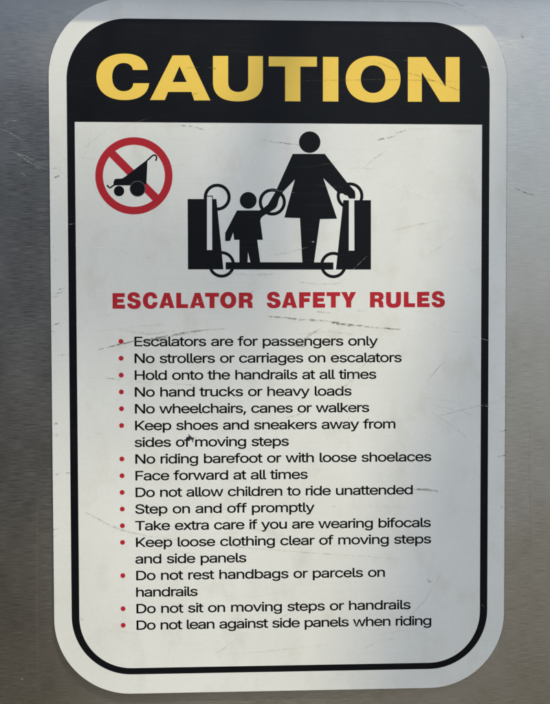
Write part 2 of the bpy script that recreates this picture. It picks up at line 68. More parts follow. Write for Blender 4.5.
HEADING = [[[[-110.2,37.4],[-102.23,37.39],[-102.25,34.74],[-107.05,34.74],[-107.06,33.57],[-102.91,33.56],[-102.93,31.17],[-107.08,31.17],[-107.09,29.84],[-102.13,29.84],[-102.15,27.18],[-110.28,27.2]],[]],[[[-92.27,34.56],[-92.42,35.37],[-92.67,36.07],[-93.02,36.65],[-93.47,37.13],[-94.02,37.5],[-94.68,37.76],[-95.44,37.92],[-96.29,37.97],[-97.2,37.92],[-98.0,37.75],[-98.71,37.48],[-99.31,37.11],[-99.79,36.64],[-100.15,36.08],[-100.37,35.42],[-100.45,34.68],[-100.4,34.0],[-100.23,33.42],[-99.96,32.95],[-99.57,32.55],[-99.09,32.22],[-98.5,31.94],[-97.83,31.7],[-97.06,31.49],[-96.59,31.37],[-96.19,31.25],[-95.85,31.13],[-95.57,31.0],[-95.36,30.86],[-95.21,30.7],[-95.12,30.5],[-95.09,30.28],[-95.12,30.05],[-95.18,29.85],[-95.28,29.69],[-95.41,29.56],[-95.58,29.46],[-95.78,29.39],[-96.01,29.35],[-96.27,29.34],[-96.58,29.37],[-96.86,29.43],[-97.09,29.55],[-97.29,29.7],[-97.45,29.9],[-97.57,30.13],[-97.65,30.41],[-97.7,30.72],[-100.75,30.61],[-100.63,29.76],[-100.37,29.02],[-99.98,28.4],[-99.47,27.89],[-98.84,27.49],[-98.1,27.21],[-97.25,27.04],[-96.29,26.98],[-95.29,27.03],[-94.41,27.2],[-93.63,27.48],[-92.98,27.87],[-92.47,28.36],[-92.08,28.97],[-91.85,29.68],[-91.76,30.49],[-91.82,31.17],[-92.01,31.73],[-92.32,32.19],[-92.74,32.57],[-93.26,32.88],[-93.87,33.14],[-94.57,33.37],[-95.34,33.57],[-95.81,33.7],[-96.23,33.82],[-96.58,33.95],[-96.87,34.09],[-97.1,34.24],[-97.27,34.41],[-97.37,34.61],[-97.4,34.84],[-97.37,35.05],[-97.32,35.23],[-97.22,35.37],[-97.1,35.48],[-96.95,35.56],[-96.78,35.62],[-96.6,35.65],[-96.4,35.66],[-96.15,35.64],[-95.91,35.58],[-95.71,35.48],[-95.54,35.35],[-95.39,35.18],[-95.28,34.97],[-95.2,34.73],[-95.15,34.45]],[]],[[[-81.01,33.84],[-81.14,34.78],[-81.41,35.61],[-81.8,36.33],[-82.31,36.93],[-82.93,37.4],[-83.65,37.75],[-84.47,37.96],[-85.38,38.03],[-86.56,37.93],[-87.58,37.64],[-88.46,37.16],[-89.18,36.52],[-89.75,35.72],[-90.17,34.79],[-90.42,33.72],[-90.51,32.54],[-90.43,31.35],[-90.2,30.28],[-89.8,29.34],[-89.24,28.55],[-88.53,27.9],[-87.65,27.42],[-86.63,27.13],[-85.46,27.03],[-84.48,27.1],[-83.61,27.31],[-82.84,27.66],[-82.18,28.15],[-81.64,28.77],[-81.21,29.53],[-80.91,30.41],[-80.73,31.42],[-83.96,31.43],[-84.02,30.97],[-84.13,30.58],[-84.27,30.25],[-84.45,30.0],[-84.66,29.8],[-84.89,29.66],[-85.16,29.58],[-85.44,29.56],[-85.85,29.61],[-86.21,29.76],[-86.51,30.01],[-86.76,30.34],[-86.95,30.77],[-87.08,31.28],[-87.16,31.87],[-87.18,32.53],[-87.15,33.2],[-87.06,33.78],[-86.92,34.29],[-86.73,34.72],[-86.48,35.05],[-86.17,35.3],[-85.81,35.45],[-85.4,35.5],[-85.12,35.47],[-84.87,35.4],[-84.65,35.27],[-84.46,35.09],[-84.3,34.85],[-84.18,34.57],[-84.09,34.23],[-84.04,33.85]],[]],[[[-76.48,37.56],[-72.98,37.56],[-69.84,27.53],[-72.94,27.53],[-73.43,29.14],[-76.28,29.14],[-76.74,27.54],[-79.84,27.54]],[[[-74.8,34.15],[-75.67,30.95],[-73.97,30.94]]]],[[[-68.66,37.56],[-65.4,37.55],[-65.44,30.13],[-60.92,30.12],[-60.93,27.51],[-68.72,27.52]],[]],[[[-56.46,37.55],[-52.95,37.54],[-49.79,27.5],[-52.9,27.5],[-53.39,29.11],[-56.25,29.11],[-56.71,27.51],[-59.82,27.51]],[[[-54.77,34.13],[-55.64,30.92],[-53.94,30.92]]]],[[[-49.74,37.54],[-40.62,37.53],[-40.63,34.92],[-43.55,34.92],[-43.59,27.49],[-46.87,27.49],[-46.84,34.93],[-49.75,34.93]],[]],[[[-29.27,32.69],[-29.34,31.78],[-29.54,30.92],[-29.86,30.13],[-30.29,29.41],[-30.81,28.78],[-31.43,28.24],[-32.13,27.8],[-32.9,27.48],[-33.73,27.28],[-34.62,27.21],[-35.51,27.28],[-36.34,27.48],[-37.11,27.81],[-37.8,28.25],[-38.41,28.79],[-38.93,29.42],[-39.35,30.14],[-39.66,30.93],[-39.86,31.79],[-39.92,32.71],[-39.85,33.62],[-39.65,34.48],[-39.33,35.27],[-38.91,35.99],[-38.38,36.62],[-37.76,37.16],[-37.06,37.59],[-36.29,37.92],[-35.46,38.12],[-34.57,38.19],[-33.69,38.12],[-32.86,37.91],[-32.09,37.59],[-31.39,37.15],[-30.78,36.61],[-30.26,35.98],[-29.84,35.26],[-29.53,34.47],[-29.34,33.61]],[[[-32.57,32.7],[-32.6,32.22],[-32.68,31.78],[-32.8,31.36],[-32.96,30.99],[-33.16,30.66],[-33.4,30.38],[-33.66,30.15],[-33.96,29.99],[-34.27,29.88],[-34.61,29.85],[-34.95,29.88],[-35.26,29.99],[-35.55,30.16],[-35.82,30.38],[-36.05,30.66],[-36.25,30.99],[-36.41,31.37],[-36.52,31.78],[-36.6,32.23],[-36.62,32.7],[-36.59,33.18],[-36.52,33.62],[-36.4,34.04],[-36.23,34.41],[-36.03,34.74],[-35.8,35.02],[-35.53,35.25],[-35.24,35.41],[-34.92,35.52],[-34.59,35.55],[-34.25,35.52],[-33.93,35.41],[-33.64,35.24],[-33.38,35.02],[-33.15,34.74],[-32.95,34.41],[-32.79,34.03],[-32.67,33.62],[-32.6,33.17]]]],[[[-27.61,37.66],[-21.77,37.65],[-20.98,37.6],[-20.31,37.46],[-19.74,37.23],[-19.28,36.91],[-18.93,36.51],[-18.68,36.02],[-18.54,35.46],[-18.49,34.81],[-18.52,34.31],[-18.61,33.86],[-18.76,33.46],[-18.95,33.11],[-19.2,32.82],[-19.49,32.56],[-19.82,32.35],[-20.19,32.18],[-19.75,32.0],[-19.4,31.77],[-19.14,31.49],[-18.95,31.16],[-18.82,30.8],[-18.74,30.41],[-18.7,29.99],[-18.69,29.54],[-18.69,29.18],[-18.68,28.87],[-18.65,28.59],[-18.6,28.34],[-18.54,28.11],[-18.46,27.9],[-18.36,27.7],[-18.23,27.51],[-21.43,27.52],[-21.53,27.72],[-21.6,27.94],[-21.65,28.17],[-21.69,28.42],[-21.72,28.68],[-21.75,28.96],[-21.77,29.25],[-21.8,29.55],[-21.85,29.96],[-21.93,30.3],[-22.04,30.56],[-22.19,30.76],[-22.37,30.91],[-22.61,31.0],[-22.88,31.05],[-23.21,31.07],[-24.34,31.07],[-24.35,27.52],[-27.65,27.53]],[[[-24.32,35.32],[-22.72,35.32],[-22.46,35.3],[-22.23,35.25],[-22.04,35.16],[-21.88,35.05],[-21.75,34.91],[-21.67,34.74],[-21.61,34.56],[-21.6,34.36],[-21.62,34.16],[-21.67,33.97],[-21.76,33.81],[-21.88,33.67],[-22.04,33.55],[-22.24,33.47],[-22.47,33.42],[-22.73,33.4],[-24.33,33.4]]]],[[[-0.56,34.84],[-0.71,35.64],[-0.97,36.34],[-1.33,36.92],[-1.8,37.39],[-2.37,37.76],[-3.05,38.02],[-3.82,38.18],[-4.71,38.23],[-5.63,38.17],[-6.46,38.01],[-7.19,37.74],[-7.8,37.37],[-8.3,36.9],[-8.66,36.34],[-8.89,35.69],[-8.96,34.95],[-8.91,34.28],[-8.73,33.71],[-8.44,33.23],[-8.05,32.84],[-7.55,32.51],[-6.95,32.23],[-6.25,31.99],[-5.46,31.78],[-4.98,31.66],[-4.56,31.55],[-4.21,31.43],[-3.93,31.3],[-3.71,31.16],[-3.56,30.99],[-3.46,30.8],[-3.43,30.58],[-3.46,30.35],[-3.52,30.15],[-3.62,29.99],[-3.76,29.86],[-3.93,29.77],[-4.14,29.7],[-4.37,29.66],[-4.64,29.65],[-4.96,29.67],[-5.25,29.74],[-5.49,29.85],[-5.69,30.0],[-5.85,30.2],[-5.97,30.43],[-6.06,30.71],[-6.11,31.02],[-9.25,30.91],[-9.12,30.06],[-8.85,29.33],[-8.45,28.71],[-7.92,28.2],[-7.27,27.81],[-6.51,27.52],[-5.63,27.35],[-4.64,27.3],[-3.62,27.35],[-2.71,27.52],[-1.92,27.79],[-1.26,28.18],[-0.72,28.67],[-0.34,29.27],[-0.1,29.98],[-0.01,30.79],[-0.08,31.46],[-0.28,32.02],[-0.59,32.48],[-1.02,32.86],[-1.56,33.16],[-2.19,33.42],[-2.91,33.65],[-3.7,33.86],[-4.19,33.98],[-4.62,34.1],[-4.98,34.23],[-5.28,34.36],[-5.52,34.52],[-5.69,34.69],[-5.79,34.89],[-5.82,35.12],[-5.8,35.32],[-5.74,35.5],[-5.65,35.64],[-5.52,35.75],[-5.37,35.83],[-5.2,35.89],[-5.01,35.92],[-4.81,35.93],[-4.54,35.91],[-4.31,35.85],[-4.1,35.75],[-3.92,35.62],[-3.77,35.45],[-3.65,35.24],[-3.57,35.0],[-3.52,34.73]],[]],[[[4.04,37.89],[7.56,37.89],[10.76,27.54],[7.64,27.54],[7.14,29.2],[4.28,29.2],[3.82,27.55],[0.71,27.55]],[[[5.74,34.37],[4.88,31.06],[6.59,31.06]]]],[[[12.16,37.89],[19.77,37.88],[19.77,35.19],[15.43,35.19],[15.43,33.95],[19.08,33.95],[19.08,31.36],[15.42,31.36],[15.42,27.53],[12.15,27.53]],[]],[[[21.3,37.95],[29.22,37.94],[29.22,35.26],[24.44,35.27],[24.44,34.08],[28.57,34.08],[28.57,31.66],[24.44,31.66],[24.44,30.33],[29.37,30.32],[29.37,27.64],[21.28,27.65]],[]],[[[30.31,37.94],[39.4,37.93],[39.4,35.27],[36.49,35.27],[36.48,27.69],[33.21,27.7],[33.21,35.28],[30.31,35.28]],[]],[[[40.0,38.0],[43.71,37.99],[45.01,34.61],[46.31,37.99],[50.03,37.99],[46.72,31.85],[46.72,27.75],[43.3,27.75],[43.3,31.85]],[]],[[[59.21,37.98],[64.99,37.98],[65.77,37.93],[66.45,37.79],[67.01,37.56],[67.46,37.24],[67.81,36.83],[68.06,36.34],[68.21,35.77],[68.26,35.12],[68.23,34.61],[68.14,34.16],[68.0,33.76],[67.81,33.41],[67.56,33.11],[67.28,32.86],[66.95,32.64],[66.58,32.47],[67.02,32.29],[67.37,32.06],[67.63,31.78],[67.82,31.45],[67.95,31.09],[68.03,30.69],[68.07,30.27],[68.08,29.82],[68.08,29.46],[68.1,29.14],[68.13,28.86],[68.17,28.61],[68.24,28.38],[68.32,28.17],[68.42,27.97],[68.55,27.78],[65.37,27.78],[65.28,27.98],[65.21,28.2],[65.16,28.44],[65.12,28.69],[65.08,28.95],[65.06,29.23],[65.03,29.52],[65.0,29.82],[64.95,30.24],[64.87,30.58],[64.76,30.85],[64.61,31.05],[64.43,31.19],[64.2,31.29],[63.92,31.34],[63.6,31.36],[62.48,31.36],[62.48,27.79],[59.22,27.79]],[[[62.47,35.64],[64.06,35.63],[64.32,35.62],[64.55,35.56],[64.74,35.48],[64.9,35.36],[65.02,35.22],[65.11,35.05],[65.16,34.87],[65.18,34.67],[65.16,34.46],[65.11,34.28],[65.02,34.11],[64.9,33.97],[64.74,33.86],[64.55,33.77],[64.32,33.72],[64.06,33.7],[62.48,33.7]]]],[[[69.87,37.97],[73.17,37.97],[73.18,31.65],[73.21,31.29],[73.29,30.98],[73.43,30.72],[73.62,30.52],[73.86,30.37],[74.15,30.26],[74.49,30.2],[74.88,30.18],[75.27,30.2],[75.61,30.26],[75.91,30.37],[76.15,30.52],[76.34,30.72],[76.47,30.98],[76.56,31.28],[76.58,31.65],[76.57,37.97],[79.88,37.97],[79.89,31.65],[79.81,30.62],[79.57,29.74],[79.18,29.02],[78.63,28.43],[77.92,27.99],[77.06,27.68],[76.05,27.5],[74.89,27.44],[73.72,27.5],[72.71,27.69],[71.85,28.0],[71.14,28.44],[70.59,29.03],[70.2,29.76],[69.96,30.63],[69.88,31.66]],[]],[[[81.75,38.1],[84.92,38.09],[84.93,30.54],[89.31,30.54],[89.32,27.88],[81.77,27.89]],[]],[[[90.63,38.09],[98.83,38.08],[98.84,35.43],[93.9,35.43],[93.9,34.26],[98.17,34.25],[98.18,31.85],[93.91,31.86],[93.91,30.53],[99.02,30.52],[99.03,27.87],[90.66,27.88]],[]],[[[108.78,35.19],[108.62,36.0],[108.37,36.7],[108.01,37.29],[107.55,37.77],[106.99,38.14],[106.33,38.4],[105.56,38.56],[104.7,38.61],[103.79,38.55],[102.98,38.39],[102.27,38.12],[101.67,37.74],[101.19,37.27],[100.84,36.71],[100.62,36.05],[100.55,35.31],[100.61,34.63],[100.78,34.05],[101.07,33.57],[101.46,33.18],[101.95,32.84],[102.54,32.57],[103.22,32.33],[103.99,32.11],[104.47,31.99],[104.88,31.88],[105.22,31.76],[105.5,31.63],[105.71,31.48],[105.87,31.32],[105.96,31.13],[105.99,30.9],[105.97,30.67],[105.91,30.47],[105.81,30.31],[105.67,30.18],[105.5,30.08],[105.3,30.01],[105.07,29.98],[104.81,29.96],[104.5,29.99],[104.22,30.05],[103.98,30.17],[103.78,30.32],[103.62,30.52],[103.5,30.75],[103.41,31.03],[103.36,31.34],[100.29,31.24],[100.43,30.38],[100.69,29.64],[101.09,29.02],[101.61,28.51],[102.24,28.11],[102.99,27.82],[103.86,27.65],[104.82,27.59],[105.82,27.65],[106.71,27.82],[107.49,28.09],[108.13,28.48],[108.65,28.98],[109.03,29.59],[109.26,30.3],[109.34,31.11],[109.27,31.79],[109.07,32.36],[108.76,32.82],[108.33,33.2],[107.81,33.51],[107.19,33.77],[106.49,33.99],[105.71,34.2],[105.23,34.33],[104.81,34.45],[104.45,34.58],[104.16,34.71],[103.92,34.87],[103.76,35.04],[103.66,35.24],[103.62,35.47],[103.64,35.68],[103.7,35.86],[103.79,36.0],[103.91,36.11],[104.06,36.2],[104.23,36.25],[104.42,36.29],[104.61,36.3],[104.87,36.28],[105.1,36.22],[105.31,36.12],[105.49,35.98],[105.63,35.81],[105.75,35.6],[105.83,35.36],[105.88,35.08]],[]]]
RULES = [[["Escalators are for passengers only",2.6,160.05]],
 [["No strollers or carriages on escalators",-8.46,176.26]],
 [["Hold onto the handrails at all times",-19.52,159.3]],
 [["No hand trucks or heavy loads",-30.58,142.84]],
 [["No wheelchairs, canes or walkers",-41.64,154.61]],
 [["Keep shoes and sneakers away from",-52.7,172.44],["sides of moving steps",-63.76,101.05]],
 [["No riding barefoot or with loose shoelaces",-74.82,196.31]],
 [["Face forward at all times",-85.88,113.55]],
 [["Do not allow children to ride unattended",-96.94,184.15]],
 [["Step on and off promptly",-108.0,117.82]],
 [["Take extra care if you are wearing bifocals",-119.06,196.11]],
 [["Keep loose clothing clear of moving steps",-130.12,196.35],["and side panels",-141.18,72.57]],
 [["Do not rest handbags or parcels on",-152.24,165.54],["handrails",-163.3,40.21]],
 [["Do not sit on moving steps or handrails",-174.36,182.6]],
 [["Do not lean against side panels when riding",-185.42,196.91]]]
ART = {
"rings": [[[[-32.68,100.14],[-32.73,99.27],[-32.86,98.42],[-33.07,97.58],[-33.37,96.76],[-33.74,95.98],[-34.19,95.23],[-34.71,94.54],[-35.3,93.9],[-35.94,93.31],[-36.64,92.79],[-37.39,92.35],[-38.17,91.98],[-38.99,91.68],[-39.83,91.47],[-40.69,91.34],[-41.56,91.29],[-42.42,91.33],[-43.28,91.46],[-44.12,91.67],[-44.94,91.95],[-45.72,92.32],[-46.46,92.76],[-47.15,93.28],[-47.79,93.86],[-48.37,94.49],[-48.88,95.19],[-49.32,95.93],[-49.69,96.71],[-49.98,97.52],[-50.18,98.36],[-50.31,99.21],[-50.35,100.07],[-50.3,100.94],[-50.17,101.79],[-49.95,102.63],[-49.66,103.44],[-49.28,104.23],[-48.83,104.97],[-48.31,105.66],[-47.73,106.31],[-47.09,106.89],[-46.39,107.4],[-45.64,107.85],[-44.86,108.22],[-44.04,108.52],[-43.2,108.73],[-42.34,108.86],[-41.48,108.91],[-40.61,108.87],[-39.76,108.75],[-38.92,108.54],[-38.1,108.25],[-37.32,107.89],[-36.58,107.44],[-35.88,106.93],[-35.24,106.36],[-34.66,105.72],[-34.15,105.03],[-33.71,104.29],[-33.34,103.51],[-33.05,102.69],[-32.84,101.85],[-32.72,101.0]],[[[-34.78,100.13],[-34.81,99.47],[-34.91,98.82],[-35.07,98.18],[-35.3,97.55],[-35.59,96.96],[-35.93,96.39],[-36.32,95.86],[-36.77,95.37],[-37.26,94.92],[-37.8,94.53],[-38.37,94.19],[-38.97,93.9],[-39.59,93.68],[-40.23,93.52],[-40.89,93.42],[-41.55,93.38],[-42.21,93.41],[-42.86,93.51],[-43.5,93.67],[-44.13,93.89],[-44.72,94.17],[-45.29,94.5],[-45.82,94.9],[-46.3,95.34],[-46.75,95.82],[-47.14,96.35],[-47.47,96.92],[-47.75,97.51],[-47.97,98.13],[-48.13,98.77],[-48.22,99.42],[-48.25,100.08],[-48.22,100.74],[-48.12,101.39],[-47.95,102.03],[-47.73,102.65],[-47.44,103.25],[-47.1,103.82],[-46.7,104.35],[-46.26,104.84],[-45.77,105.28],[-45.23,105.68],[-44.67,106.02],[-44.07,106.3],[-43.44,106.52],[-42.8,106.69],[-42.15,106.79],[-41.49,106.82],[-40.83,106.79],[-40.17,106.7],[-39.53,106.54],[-38.91,106.32],[-38.31,106.04],[-37.75,105.7],[-37.22,105.31],[-36.73,104.87],[-36.29,104.39],[-35.9,103.86],[-35.56,103.29],[-35.28,102.7],[-35.06,102.08],[-34.9,101.44],[-34.8,100.79]]]],[[[3.57,97.12],[3.52,96.25],[3.39,95.39],[3.18,94.54],[2.88,93.71],[2.5,92.92],[2.05,92.17],[1.52,91.47],[0.93,90.82],[0.28,90.23],[-0.43,89.71],[-1.18,89.26],[-1.98,88.88],[-2.81,88.58],[-3.66,88.37],[-4.53,88.24],[-5.41,88.19],[-6.28,88.23],[-7.15,88.36],[-8.0,88.57],[-8.83,88.86],[-9.62,89.23],[-10.37,89.68],[-11.08,90.2],[-11.72,90.78],[-12.31,91.43],[-12.83,92.13],[-13.28,92.87],[-13.65,93.66],[-13.95,94.48],[-14.16,95.33],[-14.28,96.19],[-14.32,97.06],[-14.28,97.94],[-14.15,98.8],[-13.93,99.65],[-13.63,100.47],[-13.25,101.26],[-12.8,102.01],[-12.28,102.71],[-11.69,103.36],[-11.04,103.95],[-10.33,104.47],[-9.58,104.92],[-8.78,105.3],[-7.96,105.59],[-7.1,105.81],[-6.24,105.94],[-5.36,105.99],[-4.48,105.95],[-3.62,105.82],[-2.76,105.61],[-1.94,105.32],[-1.15,104.95],[-0.39,104.51],[0.31,103.99],[0.96,103.41],[1.55,102.76],[2.07,102.06],[2.52,101.32],[2.89,100.53],[3.19,99.71],[3.4,98.86],[3.53,98.0]],[[[1.46,97.12],[1.43,96.45],[1.33,95.79],[1.16,95.14],[0.93,94.51],[0.64,93.91],[0.3,93.33],[-0.1,92.79],[-0.56,92.3],[-1.06,91.85],[-1.6,91.45],[-2.17,91.1],[-2.78,90.81],[-3.41,90.59],[-4.07,90.42],[-4.73,90.32],[-5.4,90.29],[-6.07,90.32],[-6.74,90.41],[-7.39,90.58],[-8.02,90.8],[-8.62,91.08],[-9.2,91.42],[-9.74,91.82],[-10.23,92.27],[-10.68,92.76],[-11.08,93.3],[-11.42,93.87],[-11.71,94.47],[-11.93,95.1],[-12.09,95.74],[-12.19,96.4],[-12.22,97.07],[-12.19,97.74],[-12.08,98.4],[-11.92,99.05],[-11.69,99.68],[-11.4,100.28],[-11.06,100.85],[-10.66,101.39],[-10.2,101.89],[-9.71,102.34],[-9.17,102.74],[-8.59,103.08],[-7.98,103.37],[-7.35,103.6],[-6.7,103.76],[-6.04,103.86],[-5.37,103.9],[-4.69,103.87],[-4.03,103.77],[-3.38,103.61],[-2.75,103.39],[-2.14,103.1],[-1.57,102.76],[-1.03,102.37],[-0.53,101.92],[-0.08,101.43],[0.32,100.89],[0.66,100.32],[0.95,99.72],[1.17,99.09],[1.33,98.44],[1.43,97.78]]]],[[[54.79,101.37],[54.74,100.51],[54.62,99.65],[54.4,98.81],[54.11,98.0],[53.74,97.22],[53.29,96.47],[52.77,95.78],[52.19,95.14],[51.54,94.55],[50.84,94.04],[50.09,93.59],[49.3,93.22],[48.48,92.92],[47.64,92.71],[46.78,92.58],[45.91,92.54],[45.03,92.58],[44.17,92.7],[43.33,92.91],[42.51,93.2],[41.72,93.56],[40.97,94.01],[40.28,94.52],[39.63,95.1],[39.05,95.73],[38.53,96.42],[38.08,97.16],[37.71,97.94],[37.42,98.75],[37.2,99.59],[37.08,100.44],[37.04,101.3],[37.08,102.16],[37.21,103.02],[37.42,103.86],[37.71,104.67],[38.08,105.45],[38.53,106.19],[39.05,106.89],[39.63,107.53],[40.28,108.11],[40.98,108.62],[41.72,109.07],[42.51,109.44],[43.33,109.74],[44.17,109.95],[45.03,110.08],[45.9,110.13],[46.77,110.09],[47.64,109.96],[48.48,109.76],[49.3,109.47],[50.09,109.11],[50.83,108.67],[51.53,108.15],[52.18,107.58],[52.77,106.94],[53.29,106.25],[53.73,105.51],[54.11,104.73],[54.4,103.92],[54.61,103.08],[54.74,102.23]],[[[52.73,101.36],[52.7,100.7],[52.6,100.04],[52.44,99.4],[52.21,98.77],[51.92,98.17],[51.58,97.6],[51.18,97.06],[50.73,96.57],[50.24,96.12],[49.7,95.73],[49.12,95.38],[48.52,95.1],[47.89,94.87],[47.24,94.71],[46.57,94.61],[45.9,94.57],[45.24,94.6],[44.57,94.7],[43.92,94.86],[43.29,95.08],[42.69,95.36],[42.11,95.7],[41.58,96.09],[41.08,96.54],[40.63,97.03],[40.23,97.56],[39.89,98.13],[39.6,98.73],[39.38,99.35],[39.22,99.99],[39.12,100.65],[39.09,101.31],[39.12,101.97],[39.22,102.63],[39.38,103.27],[39.61,103.9],[39.89,104.5],[40.24,105.07],[40.63,105.6],[41.08,106.09],[41.58,106.54],[42.12,106.94],[42.69,107.28],[43.3,107.57],[43.93,107.79],[44.57,107.96],[45.24,108.06],[45.9,108.09],[46.57,108.06],[47.23,107.97],[47.88,107.81],[48.51,107.59],[49.12,107.31],[49.69,106.97],[50.23,106.58],[50.73,106.13],[51.18,105.64],[51.58,105.11],[51.92,104.54],[52.21,103.95],[52.43,103.32],[52.6,102.68],[52.7,102.02]]]],[[[-30.1,56.17],[-30.15,55.32],[-30.27,54.47],[-30.49,53.64],[-30.78,52.83],[-31.15,52.06],[-31.59,51.32],[-32.11,50.64],[-32.68,50.0],[-33.32,49.43],[-34.01,48.92],[-34.75,48.48],[-35.53,48.11],[-36.33,47.82],[-37.17,47.61],[-38.01,47.49],[-38.87,47.45],[-39.72,47.49],[-40.57,47.61],[-41.4,47.82],[-42.21,48.11],[-42.98,48.48],[-43.71,48.92],[-44.4,49.43],[-45.03,50.0],[-45.6,50.63],[-46.11,51.32],[-46.54,52.06],[-46.9,52.83],[-47.19,53.63],[-47.39,54.46],[-47.51,55.31],[-47.55,56.16],[-47.51,57.02],[-47.38,57.86],[-47.16,58.69],[-46.87,59.5],[-46.5,60.27],[-46.06,61.0],[-45.55,61.69],[-44.97,62.32],[-44.33,62.9],[-43.64,63.41],[-42.91,63.85],[-42.13,64.21],[-41.33,64.5],[-40.49,64.71],[-39.65,64.84],[-38.79,64.88],[-37.94,64.84],[-37.09,64.72],[-36.26,64.51],[-35.46,64.22],[-34.68,63.86],[-33.95,63.42],[-33.27,62.91],[-32.63,62.34],[-32.06,61.7],[-31.55,61.02],[-31.12,60.28],[-30.75,59.51],[-30.47,58.7],[-30.26,57.87],[-30.14,57.03]],[[[-32.14,56.17],[-32.17,55.51],[-32.27,54.87],[-32.43,54.23],[-32.66,53.61],[-32.94,53.02],[-33.28,52.45],[-33.67,51.93],[-34.12,51.44],[-34.61,51.0],[-35.14,50.61],[-35.7,50.27],[-36.3,49.99],[-36.92,49.77],[-37.55,49.61],[-38.2,49.51],[-38.86,49.48],[-39.52,49.51],[-40.17,49.61],[-40.8,49.77],[-41.42,49.99],[-42.01,50.27],[-42.57,50.61],[-43.1,51.0],[-43.58,51.44],[-44.02,51.92],[-44.41,52.45],[-44.75,53.01],[-45.02,53.61],[-45.24,54.22],[-45.4,54.86],[-45.49,55.51],[-45.52,56.16],[-45.48,56.82],[-45.39,57.47],[-45.22,58.1],[-45.0,58.72],[-44.72,59.31],[-44.38,59.88],[-43.98,60.4],[-43.54,60.89],[-43.05,61.33],[-42.52,61.72],[-41.96,62.06],[-41.36,62.34],[-40.74,62.56],[-40.11,62.72],[-39.46,62.82],[-38.8,62.85],[-38.15,62.82],[-37.5,62.72],[-36.86,62.57],[-36.24,62.34],[-35.65,62.06],[-35.09,61.73],[-34.56,61.34],[-34.08,60.9],[-33.64,60.41],[-33.25,59.89],[-32.91,59.32],[-32.64,58.73],[-32.42,58.11],[-32.26,57.48],[-32.17,56.83]]]],[[[43.65,55.81],[43.61,54.96],[43.48,54.11],[43.27,53.29],[42.98,52.48],[42.61,51.71],[42.17,50.98],[41.66,50.29],[41.08,49.66],[40.45,49.08],[39.76,48.57],[39.02,48.13],[38.24,47.77],[37.43,47.48],[36.6,47.27],[35.75,47.15],[34.89,47.11],[34.03,47.15],[33.18,47.27],[32.35,47.48],[31.54,47.77],[30.77,48.13],[30.03,48.57],[29.34,49.08],[28.7,49.66],[28.13,50.29],[27.62,50.97],[27.18,51.71],[26.81,52.48],[26.52,53.28],[26.32,54.11],[26.19,54.95],[26.15,55.8],[26.19,56.66],[26.32,57.5],[26.53,58.33],[26.82,59.13],[27.19,59.9],[27.63,60.63],[28.14,61.32],[28.72,61.95],[29.35,62.52],[30.04,63.03],[30.78,63.47],[31.55,63.84],[32.36,64.12],[33.19,64.33],[34.04,64.46],[34.9,64.5],[35.76,64.46],[36.61,64.34],[37.44,64.13],[38.25,63.84],[39.02,63.48],[39.76,63.04],[40.45,62.53],[41.09,61.96],[41.66,61.33],[42.17,60.64],[42.62,59.91],[42.98,59.14],[43.27,58.34],[43.48,57.51],[43.61,56.66]],[[[41.59,55.81],[41.56,55.16],[41.46,54.51],[41.3,53.88],[41.08,53.26],[40.8,52.67],[40.46,52.11],[40.07,51.59],[39.63,51.1],[39.14,50.66],[38.61,50.27],[38.05,49.94],[37.45,49.66],[36.84,49.44],[36.2,49.28],[35.55,49.18],[34.89,49.15],[34.23,49.18],[33.58,49.28],[32.95,49.44],[32.33,49.66],[31.74,49.94],[31.17,50.27],[30.64,50.66],[30.16,51.1],[29.72,51.58],[29.33,52.11],[28.99,52.67],[28.71,53.26],[28.49,53.87],[28.33,54.51],[28.23,55.15],[28.2,55.8],[28.24,56.46],[28.33,57.1],[28.49,57.74],[28.71,58.35],[29.0,58.94],[29.33,59.5],[29.72,60.02],[30.17,60.51],[30.65,60.95],[31.18,61.34],[31.74,61.67],[32.34,61.95],[32.96,62.17],[33.59,62.33],[34.24,62.43],[34.9,62.46],[35.55,62.43],[36.2,62.33],[36.84,62.18],[37.46,61.96],[38.05,61.68],[38.62,61.34],[39.14,60.95],[39.63,60.52],[40.07,60.03],[40.46,59.51],[40.8,58.95],[41.08,58.36],[41.3,57.74],[41.46,57.11],[41.56,56.46]]]]],
"left_block": [[[[-60.86,98.86],[-42.05,98.93],[-37.66,52.89],[-60.86,52.88]],[]],[[[-48.71,101.12],[-44.39,101.14],[-44.41,96.96],[-48.73,96.95]],[]]],
"left_rail": [[[[-48.19,100.47],[-44.92,100.48],[-44.95,65.59],[-48.36,65.59]],[]]],
"right_block": [[[[41.46,98.46],[59.79,98.52],[59.82,52.83],[36.58,52.82]],[]]],
"right_rail": [[[[45.18,99.81],[48.7,99.82],[48.81,65.29],[45.08,65.29]],[]]],
"step": [[[[-36.2,57.61],[34.9,57.52],[34.89,52.78],[-36.22,52.89]],[]]],
